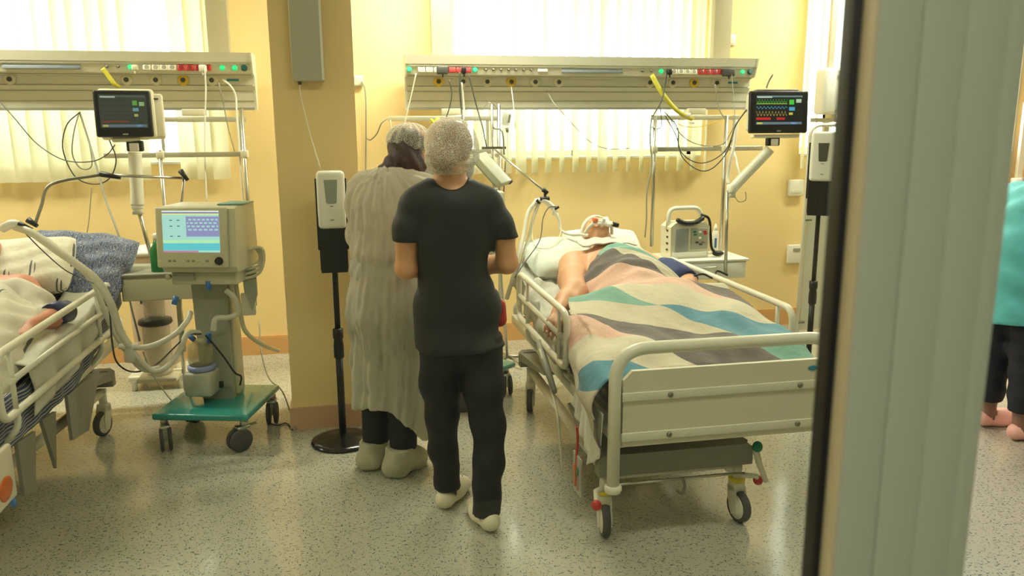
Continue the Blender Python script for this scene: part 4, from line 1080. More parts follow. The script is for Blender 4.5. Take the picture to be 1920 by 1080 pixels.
# ------------------------------------------------------------------ hand sanitiser stands
def sanitiser(label, loc, base=True, z_disp=1.145, hgt=.28, w=.135, group='hand sanitiser stands'):
    t = thing('sanitiser_stand', label, 'stand', loc, -math.atan2(loc[0], loc[1])*.95, group); z0 = z_disp
    MB().lathe([(.165, 0), (.168, .006), (.165, .012), (.13, .022), (.05, .034), (.03, .042), (.018, .044)], 36).build('base', mat('black_gloss', (26, 24, 22), .18), t)
    MB().cyl((0, 0, .04), (0, 0, .52), .0185, n=16).build('lower_pole', M_black, t)
    MB().lathe([(.02, .46), (.026, .465), (.026, .53), (.022, .56), (.027, .57), (.027, .615), (.018, .62)], 18).build('collar', M_black, t)
    MB().cyl((0, 0, .6), (0, 0, z0+.1), .0145, n=16).build('upper_pole', M_black, t)
    MB().prism([(-w/2+.004, z0-.22), (-w/2, z0-.2), (-w/2, z0+.06), (w/2, z0+.06), (w/2, z0-.2), (w/2-.004, z0-.22)], -.085, .02).build('drip_tray', M_black, t)
    MB().box((0, .024, z0+.06), (w+.02, .008, .36), bev=.003).build('back_plate', M_black, t)
    d = MB().box((0, -.045, z0+hgt/2), (w, .11, hgt), bev=.02, seg=4).build('dispenser', M_white2, t)
    MB().prism([(-.032, z0+.24), (.032, z0+.24), (.025, z0+.13), (.018, z0+.125), (-.018, z0+.125), (-.025, z0+.13)], -.103, -.097).build('level_window', mat('grey_translucent', (150, 152, 138), .25), d)
    MB().box((0, -.1005, z0+.112), (.018, .003, .005)).build('nozzle_mark', M_greyp, d)
    MB().box((0, -.1005, z0+.045), (.02, .003, .005)).build('sensor_mark', M_greyp, d)
    return t
sanitiser('hand sanitiser stand on a round black foot before the yellow column', (-.105, 4.10, 0))
s2 = sanitiser('hand sanitiser stand half hidden behind the footboard at right', (2.975, 4.72, 0), z_disp=1.28, hgt=.31, w=.15)
for c in s2.children:
    if c.name.startswith('dispenser'):
        for g in c.children:
            if g.name.startswith('level_window'): g.data.materials[0] = mat('smoky_window', (84, 84, 74), .25)

# ------------------------------------------------------------------ ventilator on a teal trolley
M_vent = mat('ventilator_shell', (206, 202, 172), .4)
M_vent2 = mat('ventilator_grey', (166, 166, 146), .42)
M_teal = mat('teal_lacquer', (44, 146, 138), .14, coat=.5)
def screen_mat(name, kind):
    """A lit display: flat print of bands, traces and readouts."""
    m, N, L, b = nodes_mat(name); uv = N.new('ShaderNodeUVMap'); sp = N.new('ShaderNodeSeparateXYZ'); L.new(uv.outputs[0], sp.inputs[0])
    U, V = sp.outputs[0], sp.outputs[1]
    def M2(op, a, c=None, clampit=False):
        n = N.new('ShaderNodeMath'); n.operation = op; n.use_clamp = clampit
        for i, q in enumerate((a, c)):
            if q is None: continue
            if isinstance(q, (int, float)): n.inputs[i].default_value = q
            else: L.new(q, n.inputs[i])
        return n.outputs[0]
    def rect(u0, u1, v0, v1):
        return M2('MULTIPLY', M2('MULTIPLY', M2('GREATER_THAN', U, u0), M2('LESS_THAN', U, u1)), M2('MULTIPLY', M2('GREATER_THAN', V, v0), M2('LESS_THAN', V, v1)))
    state = {'c': None}
    def over(fac, c):
        x = N.new('ShaderNodeMix'); x.data_type = 'RGBA'; x.inputs[7].default_value = lin(c); L.new(fac, x.inputs[0])
        if state['c'] is None: x.inputs[6].default_value = lin(base)
        else: L.new(state['c'], x.inputs[6])
        state['c'] = x.outputs[2]
    def trace(v, amp, freq, th, u0, u1, sharp=1):
        w = M2('SINE', M2('MULTIPLY', U, freq)); w = M2('POWER', M2('ABSOLUTE', w), sharp)
        d = M2('ABSOLUTE', M2('SUBTRACT', V, M2('ADD', M2('MULTIPLY', w, amp), v)))
        return M2('MULTIPLY', M2('LESS_THAN', d, th), rect(u0, u1, 0, 1))
    if kind == 'vent':
        base = (176, 226, 226)
        over(rect(0, 1, .93, 1), (120, 120, 200)); over(rect(.0, 1, .965, 1), (236, 240, 240)); over(rect(0, 1, .90, .935), (236, 240, 150))
        over(rect(.42, 1, .38, .86), (150, 150, 210)); over(rect(0, 1, .22, .30), (190, 240, 200)); over(rect(0, 1, .05, .22), (100, 205, 225)); over(rect(0, .62, .0, .045), (196, 140, 180))
        for v in (.80, .72, .64, .56): over(M2('MULTIPLY', rect(.44+.0, .98, v-.035, v+.005), M2('GREATER_THAN', M2('SINE', M2('MULTIPLY', U, 40+v*50)), -.5)), (176, 222, 226))
        for v in (.76, .62, .38): 
            for u in (.13, .26): over(rect(u, u+.05, v, v+.018), (40, 60, 80))
    else:
        base = (22, 24, 24) if kind == 'dark' else (62, 68, 60)
        over(rect(.03, .97, .92, .975), (120, 140, 150) if kind == 'dark' else (98, 108, 100)); over(rect(.04, .35, .90, .95), (205, 215, 215))
        g = .75 if kind == 'dark' else .62
        if kind == 'dark':
            over(trace(.76, .09, 55, .012, .03, .66, 6), (70, 200, 70)); over(rect(.03, .66, .70, .72), (220, 220, 90)); over(rect(.03, .66, .695, .705), (80, 200, 80))
            over(trace(.55, .06, 42, .014, .03, .66, 2), (80, 150, 200)); over(trace(.33, .12, 48, .014, .03, .66, 3), (210, 180, 90))
            over(rect(.03, .33, .18, .26), (215, 40, 40)); over(rect(.45, .62, .18, .26), (200, 40, 40))
            over(rect(.70, .80, .68, .84), (70, 210, 70)); over(rect(.84, .95, .74, .86), (190, 220, 190)); over(rect(.70, .82, .48, .60), (90, 170, 220)); over(rect(.70, .78, .34, .42), (220, 200, 90))
        else:
            for v in (.72, .58, .44, .32): over(rect(.03, .66, v, v+.006), (96, 104, 92))
            over(rect(.70, .80, .68, .82), (110, 190, 80)); over(rect(.84, .95, .66, .78), (170, 210, 150)); over(rect(.70, .82, .50, .60), (120, 180, 200)); over(rect(.72, .80, .34, .42), (205, 200, 110))
            over(rect(.04, .60, .17, .215), (150, 60, 50))
        over(rect(.03, .97, .03, .11), (110, 130, 150)); over(rect(.05, .16, .04, .10), (210, 210, 90)); over(rect(.75, .86, .04, .10), (120, 160, 230))
    b.inputs['Base Color'].default_value = (.02, .02, .02, 1); b.inputs['Roughness'].default_value = .2
    L.new(state['c'], b.inputs['Emission Color']); b.inputs['Emission Strength'].default_value = .85 if kind == 'vent' else (.75 if kind == 'dark' else .5)
    return m
def screen(parent, M, w, h, m, name='screen'):
    o = MB().add([(-w/2, 0, -h/2), (w/2, 0, -h/2), (w/2, 0, h/2), (-w/2, 0, h/2), (-w/2, .003, -h/2), (w/2, .003, -h/2), (w/2, .003, h/2), (-w/2, .003, h/2)],
                 [(0, 1, 2, 3), (7, 6, 5, 4), (0, 4, 5, 1), (1, 5, 6, 2), (2, 6, 7, 3), (3, 7, 4, 0)], False, M).build(name, m, parent)
    set_uv(o, [(0, 0), (1, 0), (1, 1), (0, 1)]*2); return o
def trolley_caster(t, x, y, rz):
    T = Matrix.Translation((x, y, 0)) @ Matrix.Rotation(rz, 4, 'Z')
    c = MB().tube([(0, 0, .13), (0, 0, .17)], .02, 12, T).build('caster', M_metal, t)
    X = T @ Matrix.Translation((0, -.03, .062)) @ Matrix.Rotation(PI/2, 4, 'Y')
    for s in (-1, 1):
        MB().lathe([(.02, s*.02-.009), (.056, s*.02-.009), (.062, s*.02-.004), (.062, s*.02+.004), (.056, s*.02+.009), (.02, s*.02+.009)], 22, X).build('tyre', M_tyre, c)
    f = MB().box((0, -.01, .125), (.05, .07, .02), T, bev=.006); f.prism([(-.055, .12), (.02, .135), (.02, .12), (-.03, .05), (-.04, .05)], -.007, .007, T, axis='x')
    f.build('fork', M_metal, c); MB().box((0, .045, .125), (.022, .05, .008), T, bev=.003).build('brake_tab', M_dmetal, c)
def ventilator(label, loc, rz, full=True, head_rz=0.0):
    t = thing('ventilator', label, 'ventilator', loc, rz, 'ventilators on teal trolleys')
    MB().box((0, 0, .185), (.50, .50, .035), bev=.012, seg=3).build('trolley_base', M_teal, t)
    for x, y, a in ((-.21, -.20, .5), (.21, -.20, -.7), (.22, .20, .2), (-.22, .20, -.3)): trolley_caster(t, x, y, a)
    MB().prism([(-.085, .0), (.085, 0), (.085, .66), (-.10, .70)], -.07, .07, Matrix.Translation((.0, .07, .2))).build('column', M_vent2, t)
    MB().box((.09, .08, .53), (.016, .10, .62), bev=.004).build('column_side', M_vent, t)
    H = Matrix.Translation((.035, 0, .93)) @ Matrix.Rotation(head_rz, 4, 'Z')
    hd = MB().prism([(-.20, .03), (-.175, .315), (-.15, .325), (.08, .325), (.10, .0), (-.185, .0)], -.18, .20, H, axis='x').build('housing', M_vent, t)
    tl = H @ Matrix.Translation((-.015, -.196, .175)) @ Matrix.Rotation(-.087, 4, 'X')
    MB().box((0, 0, 0), (.36, .022, .30), tl, bev=.012, seg=3).build('display_bezel', M_vent, hd)
    screen(t, tl @ Matrix.Translation((.0, -.0125, .03)), .285, .205, screen_mat('ventilator_display', 'vent') if 'ventilator_display' not in MATS else MATS['ventilator_display'])
    MB().cyl((.135, -.012, -.115), (.135, -.026, -.115), .021, .017, 18, tl).build('dial', M_black, hd)
    for i, x in enumerate((-.16, -.115, -.09, -.045, -.02, .005, .03, .075)): MB().box((x, -.0125, -.115), (.014, .004, .010), tl, bev=.002).build('key', M_greyp if i % 3 else M_cream, hd)
    MB().box((.0, -.04, -.035), (.34, .20, .08), H, bev=.01).build('connector_block', M_vent, t)
    MB().box((-.10, -.148, -.03), (.11, .006, .035), H).build('outlet_plate', M_vent2, t)
    MB().cyl((-.17, -.15, -.03), (-.17, -.175, -.03), .013, n=12, M=H).build('outlet_port', M_metal, t)
    MB().box((.15, -.03, .33), (.13, .16, .008), H, bev=.003).build('top_shelf', mat('pale_teal_plastic', (120, 160, 150), .4), t)
    # humidifier on the column front
    hb = MB().box((-.055, -.05, .315), (.145, .15, .13), bev=.015).build('humidifier_base', mat('humidifier_grey', (190, 188, 170), .4), t)
    MB().lathe([(.068, .382), (.072, .39), (.072, .405), (.06, .41)], 24, Matrix.Translation((-.055, -.05, 0))).build('humidifier_ring', mat('lilac_plastic', (150, 160, 205), .4), t)
    MB().lathe([(.06, .41), (.066, .43), (.064, .50), (.05, .53), (.025, .545)], 24, Matrix.Translation((-.055, -.05, 0))).build('water_chamber', mat('amber_chamber', (196, 186, 140), .15, alpha=.55), t)
    MB().box((.045, -.055, .30), (.02, .02, .035), bev=.004).build('humidifier_knob', M_black, t)
    if full:
        for p, d in (((-.105, -.16, .80), (-.01, -.01, -.04)), ((.055, -.135, .875), (.0, 0, -.045)), ((-.095, -.08, .575), (.03, -.01, -.02)), ((.015, -.09, .59), (0, 0, -.05))):
            a = Vector(p); MB().cyl(a, a+Vector(d), .014, n=12).build('hose_cuff', M_blue, t)
    return t
VL = (-.757, 4.345, 0); VR = R_(-14)
ventilator('ventilator with a lit pale blue screen on a teal trolley', VL, VR)
ventilator('second ventilator on a teal trolley hidden behind the standing people', (.60, 4.72, 0), R_(38), full=False)

# hoses of the left ventilator
M_hose = mat('corrugated_hose', (222, 218, 196), .35, alpha=.82)
def hose(label, pts, r=.014, m=None, cat='hose', name='breathing_hose'):
    P = smooth_path(pts, 14); rs = [r*(1+.09*(i % 2)) for i in range(len(P))]
    return solo(name, MB().tube(P, rs, 10), m or M_hose, label, cat)
hose('pale hose from the ventilator curving left to a water trap', [(-0.83,4.18,0.723), (-0.838,4.14,0.692), (-0.89,4.1,0.636), (-0.977,4.08,0.592), (-1.054,4.06,0.583), (-1.101,4.04,0.602)])
hose('pale hose sagging from the humidifier towards the left bed', [(-0.806,4.25,0.593), (-0.856,4.2,0.608), (-0.896,4.15,0.526), (-0.955,4.1,0.461), (-1.013,4.08,0.457), (-1.059,4.06,0.521), (-1.09,4.04,0.583)])
hose('thick pale hose arching from the bed arm down past the side rail', [(-1.591,4.2,1.177), (-1.502,4.15,1.15), (-1.4,4.1,1.082), (-1.277,4.05,0.996), (-1.195,4.02,0.921), (-1.146,4,0.82), (-1.124,4.02,0.683), (-1.094,4.04,0.596)], .0175)
hose('second pale hose beside the thick one over the left bed rail', [(-1.594,4.25,1.163), (-1.465,4.2,1.108), (-1.342,4.15,1.007), (-1.248,4.12,0.904), (-1.208,4.1,0.774), (-1.151,4.1,0.61), (-1.061,4.08,0.474), (-0.98,4.1,0.463)], .013)
hose('pale hose looping on the right side of the ventilator column', [(-0.653,4.2,0.822), (-0.618,4.22,0.774), (-0.61,4.24,0.699), (-0.651,4.22,0.677), (-0.713,4.2,0.677), (-0.731,4.2,0.616)])
hose('pale hose trailing from the ventilator to the floor by the column', [(-0.621,4.3,0.871), (-0.614,4.35,0.688), (-0.602,4.4,0.558), (-0.535,4.5,0.452), (-0.466,4.7,0.352)], .012)
t = thing('water_trap', 'clear water trap bulb hanging where the pale hoses meet', 'water trap', (-1.097,4.04,0.516))
MB().lathe([(.008, -.0), (.024, .006), (.028, .03), (.024, .06), (.012, .075)], 16).build('bulb', mat('clear_plastic', (214, 216, 200), .12, alpha=.6), t)
MB().tube([(-.045, 0, .085), (0, 0, .078), (.045, 0, .085)], .014, 10).build('joint', M_white2, t)
# side bundle on the ventilator: holder, coiled hoses, grey pouch, pole
t = thing('hose_holder', 'bunch of coiled pale hoses hooked on the right of the ventilator', 'hose holder', (-0.563,4.3,0.754))
MB().box((0, 0, .26), (.07, .03, .03), bev=.008).build('hook', M_dgrey, t)
for k in range(4):
    a = .05+.014*k
    MB().tube(smooth_path([(-.03, -.01*k, .25), (.0+a, -.012*k, .27), (.07, -.01*k, .20-.02*k), (-.01-a*.6, -.02, .16-.02*k), (-.07, -.01*k, .05), (-.05, -.01, -.04)]), .008, 7).build('coil', M_cream, t)
MB().prism([(-.02, .15), (.05, .16), (.05, .02), (.02, -.06), (-.015, .04)], -.012, .012).build('pouch', M_vent2, t)
MB().box((.0, .01, -.03), (.07, .03, .12), bev=.006).build('box', M_cream, t)

# ------------------------------------------------------------------ patient monitors on arms
def monitor(label, c, w, h, d, rz, rx, kind, side=False):
    t = thing('patient_monitor', label, 'monitor', c, rz, 'patient monitors')
    T = Matrix.Rotation(rx, 4, 'X')
    MB().box((0, -.012, h/2), (w, .035, h), T, bev=.012, seg=3).build('bezel', M_black, t)
    screen(t, T @ Matrix.Translation((.0, -.031, h/2+.012)), w*.83, h*.72, screen_mat('monitor_display_'+kind, kind))
    MB().box((.02 if side else 0, d/2+.0, h/2+.004), (w*(1.0 if side else .92), d, h*(1.08 if side else .9)), T, bev=.02, seg=3).build('housing', M_cream, t)
    MB().box((0, -.0305, .014), (.028, .002, .008), T).build('maker_mark', M_greyp, t)
    if side:
        MB().box((w*.5+.0, d*.5, h*.47), (.13, d*.8, h*.98), T, bev=.015, seg=3).build('module_rack', M_cream, t)
        MB().box((w*.5+.02, d*.5-d*.41, h*.84), (.04, .004, .008), T).build('rack_slot', M_dgrey, t)
        MB().box((0, .02, -.014), (w*.5, .04, .02), T, bev=.005).build('lower_edge', M_cream, t)
    else:
        MB().box((0, .03, h+.006), (w*.72, .06, .016), T, bev=.005).build('top_edge', M_greyp, t)
        MB().box((0, .03, -.018), (w*.78, .07, .022), T, bev=.006).build('lower_edge', M_cream, t)
    return t
monitor('tilted monitor with a dim green-grey screen above the left bed', (-1.232, 4.90, 1.585), .29, .255, .12, R_(14), R_(-6), 'dim', True)
monitor('wide monitor showing coloured traces on a jointed arm at right', (2.80, 5.0, 1.578), .405, .275, .09, R_(-5), R_(-4), 'dark')
def arm(label, pts_big, head, base_pole, r=.034):
    t = thing('monitor_mount', label, 'arm', base_pole[1]); W_ = True
    hx_, hy_, hz_ = head
    MB().box((hx_, hy_, hz_), (.085, .05, .06), bev=.008).build('bracket', M_black, t, W_)
    MB().box((hx_, hy_-.028, hz_-.005), (.05, .014, .045), bev=.004).build('tilt_plate', M_white2, t, W_)
    MB().tube(smooth_path(pts_big, 5), r, 16).build('arm_cover', M_white, t, W_)
    MB().tube([pts_big[-1], Vector(pts_big[-1])+Vector((0, 0, -.05))], [r*.7, r*.9], 14).build('joint', M_cream, t, W_)
    MB().cyl(base_pole[0], base_pole[1], .012, n=12).build('pole', M_metal, t, W_)
    MB().lathe([(.03, -.02), (.034, -.01), (.034, .03), (.028, .04)], 16, Matrix.Translation(pts_big[-1])).build('hinge', M_white2, t, W_)
    return t
arm('white jointed arm carrying the wide monitor at right', [(2.775, 5.03, 1.475), (2.74, 5.04, 1.43), (2.60, 5.06, 1.28), (2.53, 5.07, 1.20)], (2.79, 5.03, 1.525), ((2.50, 5.07, 1.20), (2.515, 5.07, .62)))
arm('white upright arm carrying the tilted monitor', [(-1.20, 4.93, 1.50), (-1.205, 4.93, 1.42), (-1.21, 4.93, 1.27), (-1.215, 4.93, 1.20)], (-1.195, 4.93, 1.535), ((-1.215, 4.93, 1.2), (-1.16, 4.93, .86)), .036)

# ------------------------------------------------------------------ shelves with drawers
def shelf(label, c, w, d, hgt, handle=True, top=True):
    t = thing('drawer_shelf', label, 'shelf', c)
    MB().box((0, 0, hgt/2), (w, d, hgt), bev=.006).build('body', M_cream, t)
    MB().box((0, -.005, hgt+.008), (w+.02, d+.03, .016), bev=.004).build('top_board', M_greyp if not handle else M_white2, t)
    dr = MB().box((0, -d/2-.006, hgt*.48), (w-.02, .012, hgt*.86), bev=.003).build('drawer', M_cream if not handle else M_white2, t)
    if handle: MB().tube(fillet([(-.065, -d/2-.012, hgt*.72), (-.065, -d/2-.03, hgt*.72), (.065, -d/2-.03, hgt*.72), (.065, -d/2-.012, hgt*.72)], .01, 3), .004, 8).build('handle', M_metal, dr)
    else: MB().cyl((w*.3, -d/2-.01, hgt*.7), (w*.3, -d/2-.02, hgt*.7), .008, n=10).build('knob', M_dgrey, dr)
    for s in (-1, 1): MB().box((s*(w/2-.02), d/2-.02, -.03), (.02, .02, .10)).build('clip', M_dmetal, t)
    return t
shelf('white drawer shelf carrying the defibrillator at right', (2.40, 5.30, .575), .60, .34, .125)
shelf('cream drawer shelf between the left bed and the ventilator', (-1.035, 4.72, .715), .42, .34, .135, handle=False)
for x, y, z0, z1, lb in ((2.61, 5.36, .40, .58, 'short steel post below the right drawer shelf'), (-1.0, 4.78, .36, .72, 'steel post below the cream drawer shelf')):
    solo('shelf_post', MB().cyl((x, y, z0), (x, y, z1), .011, n=10), M_metal, lb, 'post')

# ------------------------------------------------------------------ defibrillator, bottle
t = thing('defibrillator', 'cream defibrillator with a black corded handle on the right shelf', 'defibrillator', (2.30, 5.28, .718), R_(4), None)
MB().prism([(-.145, 0), (.145, 0), (.15, .22), (.11, .25), (-.11, .25), (-.15, .22)], -.07, .09).build('body', M_cream, t)
MB().tube(fillet([(-.14, .0, .20), (-.13, .0, .345), (.10, .0, .345), (.135, .0, .21)], .05, 5), .016, 10).build('carry_handle', M_white, t)
MB().tube(smooth_path([(-.11, -.07, .275), (-.05, -.085, .25), (.03, -.085, .252), (.10, -.07, .285)]), [.010]+[.017]*17+[.010], 10).build('paddle_grip', M_black, t)
MB().box((-.065, -.073, .13), (.10, .008, .16), bev=.003).build('cover_window', mat('clear_shiny_cover', (150, 152, 148), .06, spec=.8), t)
pn = MB().box((.07, -.073, .135), (.13, .008, .15), bev=.003).build('control_panel', M_vent2, t)
for x, z, m_ in ((.03, .185, M_green), (.035, .165, M_green), (.07, .18, M_cream), (.11, .185, M_red), (.115, .17, M_red), (.07, .14, M_white2), (.05, .11, M_dgrey), (.10, .11, mat('brown_key', (150, 110, 90), .5)), (.08, .095, M_dgrey)):
    MB().box((x, -.079, z), (.024, .006, .014), bev=.002).build('button', m_, pn)
MB().box((.0, -.072, .03), (.26, .008, .03), bev=.002).build('lower_strip', M_white2, t)
MB().tube(smooth_path([(.09, -.05, .30), (.15, -.05, .27), (.165, -.055, .17), (.175, -.06, .07), (.20, -.065, .03)]), .010, 8).build('cord', M_black, t)
MB().ell((.225, -.07, .022), (.045, .022, .02)).build('paddle', M_black, t)
for k in range(4): MB().box((-.152, -.02, .06+.045*k), (.006, .02, .014), bev=.002).build('side_port', M_dgrey, t)
t = thing('spray_bottle', 'slim white spray bottle standing right of the defibrillator', 'bottle', (2.565, 5.36, .718))
MB().lathe([(.022, 0), (.024, .006), (.024, .14), (.016, .165), (.012, .17)], 18).build('bottle', M_white2, t)
MB().lathe([(.014, .168), (.014, .195), (.008, .2), (.006, .215)], 14).build('cap', M_white, t)
MB().box((-.006, -.0235, .08), (.014, .003, .07)).build('label_strip', M_blue, t)

# ------------------------------------------------------------------ things on the column and walls
t = thing('wall_lamp_box', 'pale grey lamp box mounted high on the yellow column', 'lamp', (-.192, 4.29, 1.862))
MB().box((0, 0, .40), (.155, .088, .80), bev=.006).build('casing', mat('pale_grey_casing', (186, 184, 164), .45), t)
MB().box((.073, -.042, .40), (.012, .008, .79)).build('edge_strip', M_white2, t)
MB().cyl((-.045, .01, 0), (-.045, .01, -.015), .008, n=8).build('cable_gland', M_dgrey, t)
cable('thin white cord from the lamp box down to the sanitiser dispenser', [(-.237, 4.30, 1.848), (-.235, 4.28, 1.80), (-.20, 4.22, 1.62), (-.15, 4.12, 1.43)], .003, M_white2)
t = thing('junction_box', 'small beige junction box beside the column with a conduit above', 'junction box', (0.072,5.9,1.95))
MB().box((0, 0, 0), (.075, .04, .075), bev=.012).build('box', M_cream, t)
MB().box((-.035, .0, .52), (.022, .02, .97)).build('conduit', M_cream, t)
cable('grey cord dropping from the junction box behind the gown', [(0.097,5.87,1.948), (0.119,5.87,1.865), (0.112,5.88,1.589), (0.094,5.88,1.25)], .005, M_greyp)
t = thing('light_switch', 'square white light switch high on the wall right of the middle panel', 'switch', (2.881,5.91,2.269))
MB().box((0, 0, 0), (.08, .018, .08), bev=.006).build('plate', M_white2, t); MB().box((0, -.011, 0), (.055, .008, .055), bev=.003).build('rocker', M_white, t)
t = thing('socket_box', 'white box on the wall under the right monitor, upper of two', 'box', (3.5,5.9,1.135))
MB().box((0, 0, 0), (.13, .035, .13), bev=.008).build('casing', M_white2, t); MB().box((0, -.019, -.03), (.09, .004, .02)).build('flap', M_cream, t)
t = thing('card_holder', 'white card holder low on the wall beside the folding screen', 'holder', (3.529,5.9,0.596))
MB().box((0, 0, 0), (.13, .03, .15), bev=.005).build('casing', M_white2, t); MB().box((.01, -.017, .035), (.07, .004, .025)).build('slot', M_greyp, t)

# folding screen and far devices at the right
t = thing('folding_screen', 'white cloth folding screen with a tube frame at right', 'screen', (3.42, 5.30, 0))
MB().tube(fillet([(-.19, 0, .02), (-.19, 0, 1.63), (.42, 0, 1.63), (.42, 0, .02)], .09, 6), .013, 12).build('frame', M_white, t)
MB().box((.115, .0, .80), (.57, .006, 1.36)).build('cloth', mat('white_screen_cloth', (226, 226, 210), .8, trans=.3), t)
MB().tube([(-.19, 0, 1.5), (.42, 0, 1.5)], .008, 8).build('cross_bar', M_white, t)
MB().box((-.19, -.02, .02), (.03, .22, .02), bev=.005).build('foot', M_white, t); MB().box((.42, -.02, .02), (.03, .22, .02), bev=.005).build('foot', M_white, t)
for z in (.18, .95): MB().box((-.165, -.012, z), (.05, .012, .012)).build('tie_clip', M_dmetal, t)
t = thing('wall_device', 'white rounded device hung in front of the far right blind', 'device', (3.50, 5.45, 1.70))
MB().box((-.03, 0, .17), (.20, .14, .33), bev=.025, seg=3).build('casing', M_white2, t)
MB().box((.10, -.01, .16), (.09, .15, .26), bev=.02, seg=3).build('side_module', M_vent2, t)
for z in (.03, .27): MB().box((-.02, -.072, z), (.03, .004, .02)).build('mark', M_greyp, t)
rl = MB().box((.04, .02, -.035), (.42, .012, .03)); rl.build('rail', M_rail, t); MB().box((.0, .05, -.015), (.04, .12, .05)).build('hanger', M_rail, t)
MB().box((0, .09, .35), (.04, .03, 1.0)).build('post', M_rail, t)

# ------------------------------------------------------------------ articulated arms for breathing hoses
t = thing('articulated_hose_support', 'grey jointed hose arm reaching over the left bed', 'arm', (-1.139,4.6,1.391))
W_ = True
MB().tube(smooth_path([(-1.555,4.35,1.171), (-1.533,4.4,1.258), (-1.515,4.45,1.342), (-1.448,4.5,1.375), (-1.282,4.55,1.397)]), .008, 10).build('bent_tube', M_dmetal, t, W_)
MB().tube([(-1.282,4.55,1.397), (-0.905,4.7,1.364)], .008, 8).build('long_tube', M_metal, t, W_)
MB().tube([(-0.905,4.7,1.364), (-0.931,4.7,1.218), (-0.932,4.6,0.977)], .007, 8).build('drop_tube', M_dmetal, t, W_)
for a, b in (((-1.284,4.54,1.403), (-1.185,4.53,1.382)), ((-0.919,4.69,1.406), (-0.883,4.68,1.353)), ((-1.582,4.34,1.194), (-1.539,4.33,1.162))): MB().tube([a, b], [.016, .010], 10).build('clamp_lever', M_black, t, W_)
MB().tube(smooth_path([(-1.653,4.22,1.168), (-1.596,4.2,1.19), (-1.546,4.2,1.163)]), .022, 12).build('hose_clip', M_white2, t, W_)
MB().tube([(-1.565,4.18,1.196), (-1.511,4.18,1.159)], .012, 8).build('strap', M_black, t, W_)
t = thing('articulated_hose_support', 'chrome jointed hose arm slanting down beside the net cap', 'arm', (0.945,5.1,1.473))
MB().tube([(0.91,5.1,1.483), (1.173,4.85,1.233)], .007, 8).build('long_tube', M_metal, t, W_)
MB().tube([(1.173,4.85,1.249), (1.168,4.83,1.175)], .009, 8).build('drop_tube', M_black, t, W_)
for a, b in (((1.157,4.84,1.25), (1.187,4.84,1.227)), ((1.132,4.82,1.19), (1.193,4.82,1.195)), ((1.108,4.82,1.187), (1.132,4.82,1.164))): MB().tube([a, b], [.015, .012], 10).build('clamp', M_black, t, W_)
MB().tube(smooth_path([(1.104,4.83,1.177), (1.159,4.82,1.183), (1.225,4.81,1.129)]), .017, 10).build('hose_clip', M_white2, t, W_)
MB().box((1.222,4.8,1.111), (.03, .02, .035), bev=.006).build('sensor', M_white2, t, W_)
MB().tube([(1.22,4.79,1.132), (1.247,4.79,1.144)], .008, 8).build('sensor_plug', M_black, t, W_)
hose('pale hose from the slanting arm down to the bed edge, outer one', [(1.108,4.82,1.177), (1.049,4.78,1.111), (1.005,4.7,0.991), (0.951,4.6,0.878), (0.908,4.55,0.76), (0.878,4.6,0.622)], .013)
hose('pale hose from the slanting arm down to the bed edge, inner one', [(1.125,4.82,1.164), (1.082,4.78,1.077), (1.035,4.72,0.955), (0.981,4.62,0.858), (0.933,4.58,0.738)], .010)
hose('pale hose from the slanting arm to the patient mouth', [(1.215,4.8,1.131), (1.239,4.76,1.068), (1.243,4.72,1.007), (1.294,4.66,0.987), (1.336,4.62,0.991), (1.375,4.57,0.99)], .009)
hose('white drainage tube running over the chest to the left shoulder', [(1.455,4.55,0.997), (1.506,4.5,0.954), (1.569,4.44,0.913), (1.621,4.4,0.892), (1.639,4.36,0.881), (1.599,4.33,0.872)], .010)
cable('thin grey sensor line looping from the slanting arm to the sheet', [(1.224,4.78,1.149), (1.169,4.75,1.143), (1.124,4.7,1.085), (1.081,4.6,0.97), (0.95,4.4,0.879), (0.867,4.3,0.808)], .0035, M_dgrey)
cable('fine line looping over the pale teal pillow', [(1.232,4.76,1.108), (1.238,4.7,1.017), (1.172,4.6,0.935), (1.095,4.55,0.925), (1.058,4.6,0.932), (1.062,4.72,0.987), (1.094,4.8,1.14)], .003, M_cream)

# tilted grey screen and pole behind the nurse
t = thing('tilted_display', 'grey display seen edge-on, tilted on the pole beside the net cap', 'display', (0.856,4.95,1.37))
Tt = Matrix.Translation((0, 0, 0)) @ Euler((.1, R_(46), R_(-30))).to_matrix().to_4x4()
MB().box((0, 0, 0), (.25, .16, .045), Tt, bev=.008).build('casing', M_vent2, t); MB().box((0, 0, -.026), (.22, .14, .008), Tt).build('glass', M_slot, t)
MB().box((.0, .09, 0), (.26, .02, .03), Tt, bev=.004).build('edge', M_dgrey, t)
t = thing('drip_stand', 'steel drip pole with hooks and a clear bag beside the net cap', 'drip stand', (1.0, 5.25, .12))
MB().tube([(0.912,5.25,1.772), (0.914,5.25,1.312), (1.005, 5.25, .06)], .010, 10).build('pole', M_metal, t, W_)
MB().tube(smooth_path([(0.852,5.25,1.742), (0.877,5.25,1.772), (0.898,5.25,1.786), (0.926,5.25,1.772), (0.957,5.25,1.739)]), .003, 6).build('hook', M_metal, t, W_)
MB().tube(smooth_path([(0.912,5.25,1.759), (0.907,5.25,1.674), (0.923,5.24,1.623), (0.963,5.23,1.613), (0.979,5.22,1.572), (0.985,5.22,1.451)]), .006, 7).build('hose', M_greyp, t, W_)
MB().box((0.92,5.23,1.496), (.16, .014, .016)).build('cross_bar', M_dmetal, t, W_)
MB().ell((0.935,5.2,1.459), (.022, .015, .025)).build('clip', M_white2, t, W_)
MB().tube(smooth_path([(0.851,5.2,1.467), (0.847,5.2,1.433), (0.875,5.2,1.419), (0.896,5.2,1.446)]), .004, 6).build('loop', M_white2, t, W_)
dl = MB()
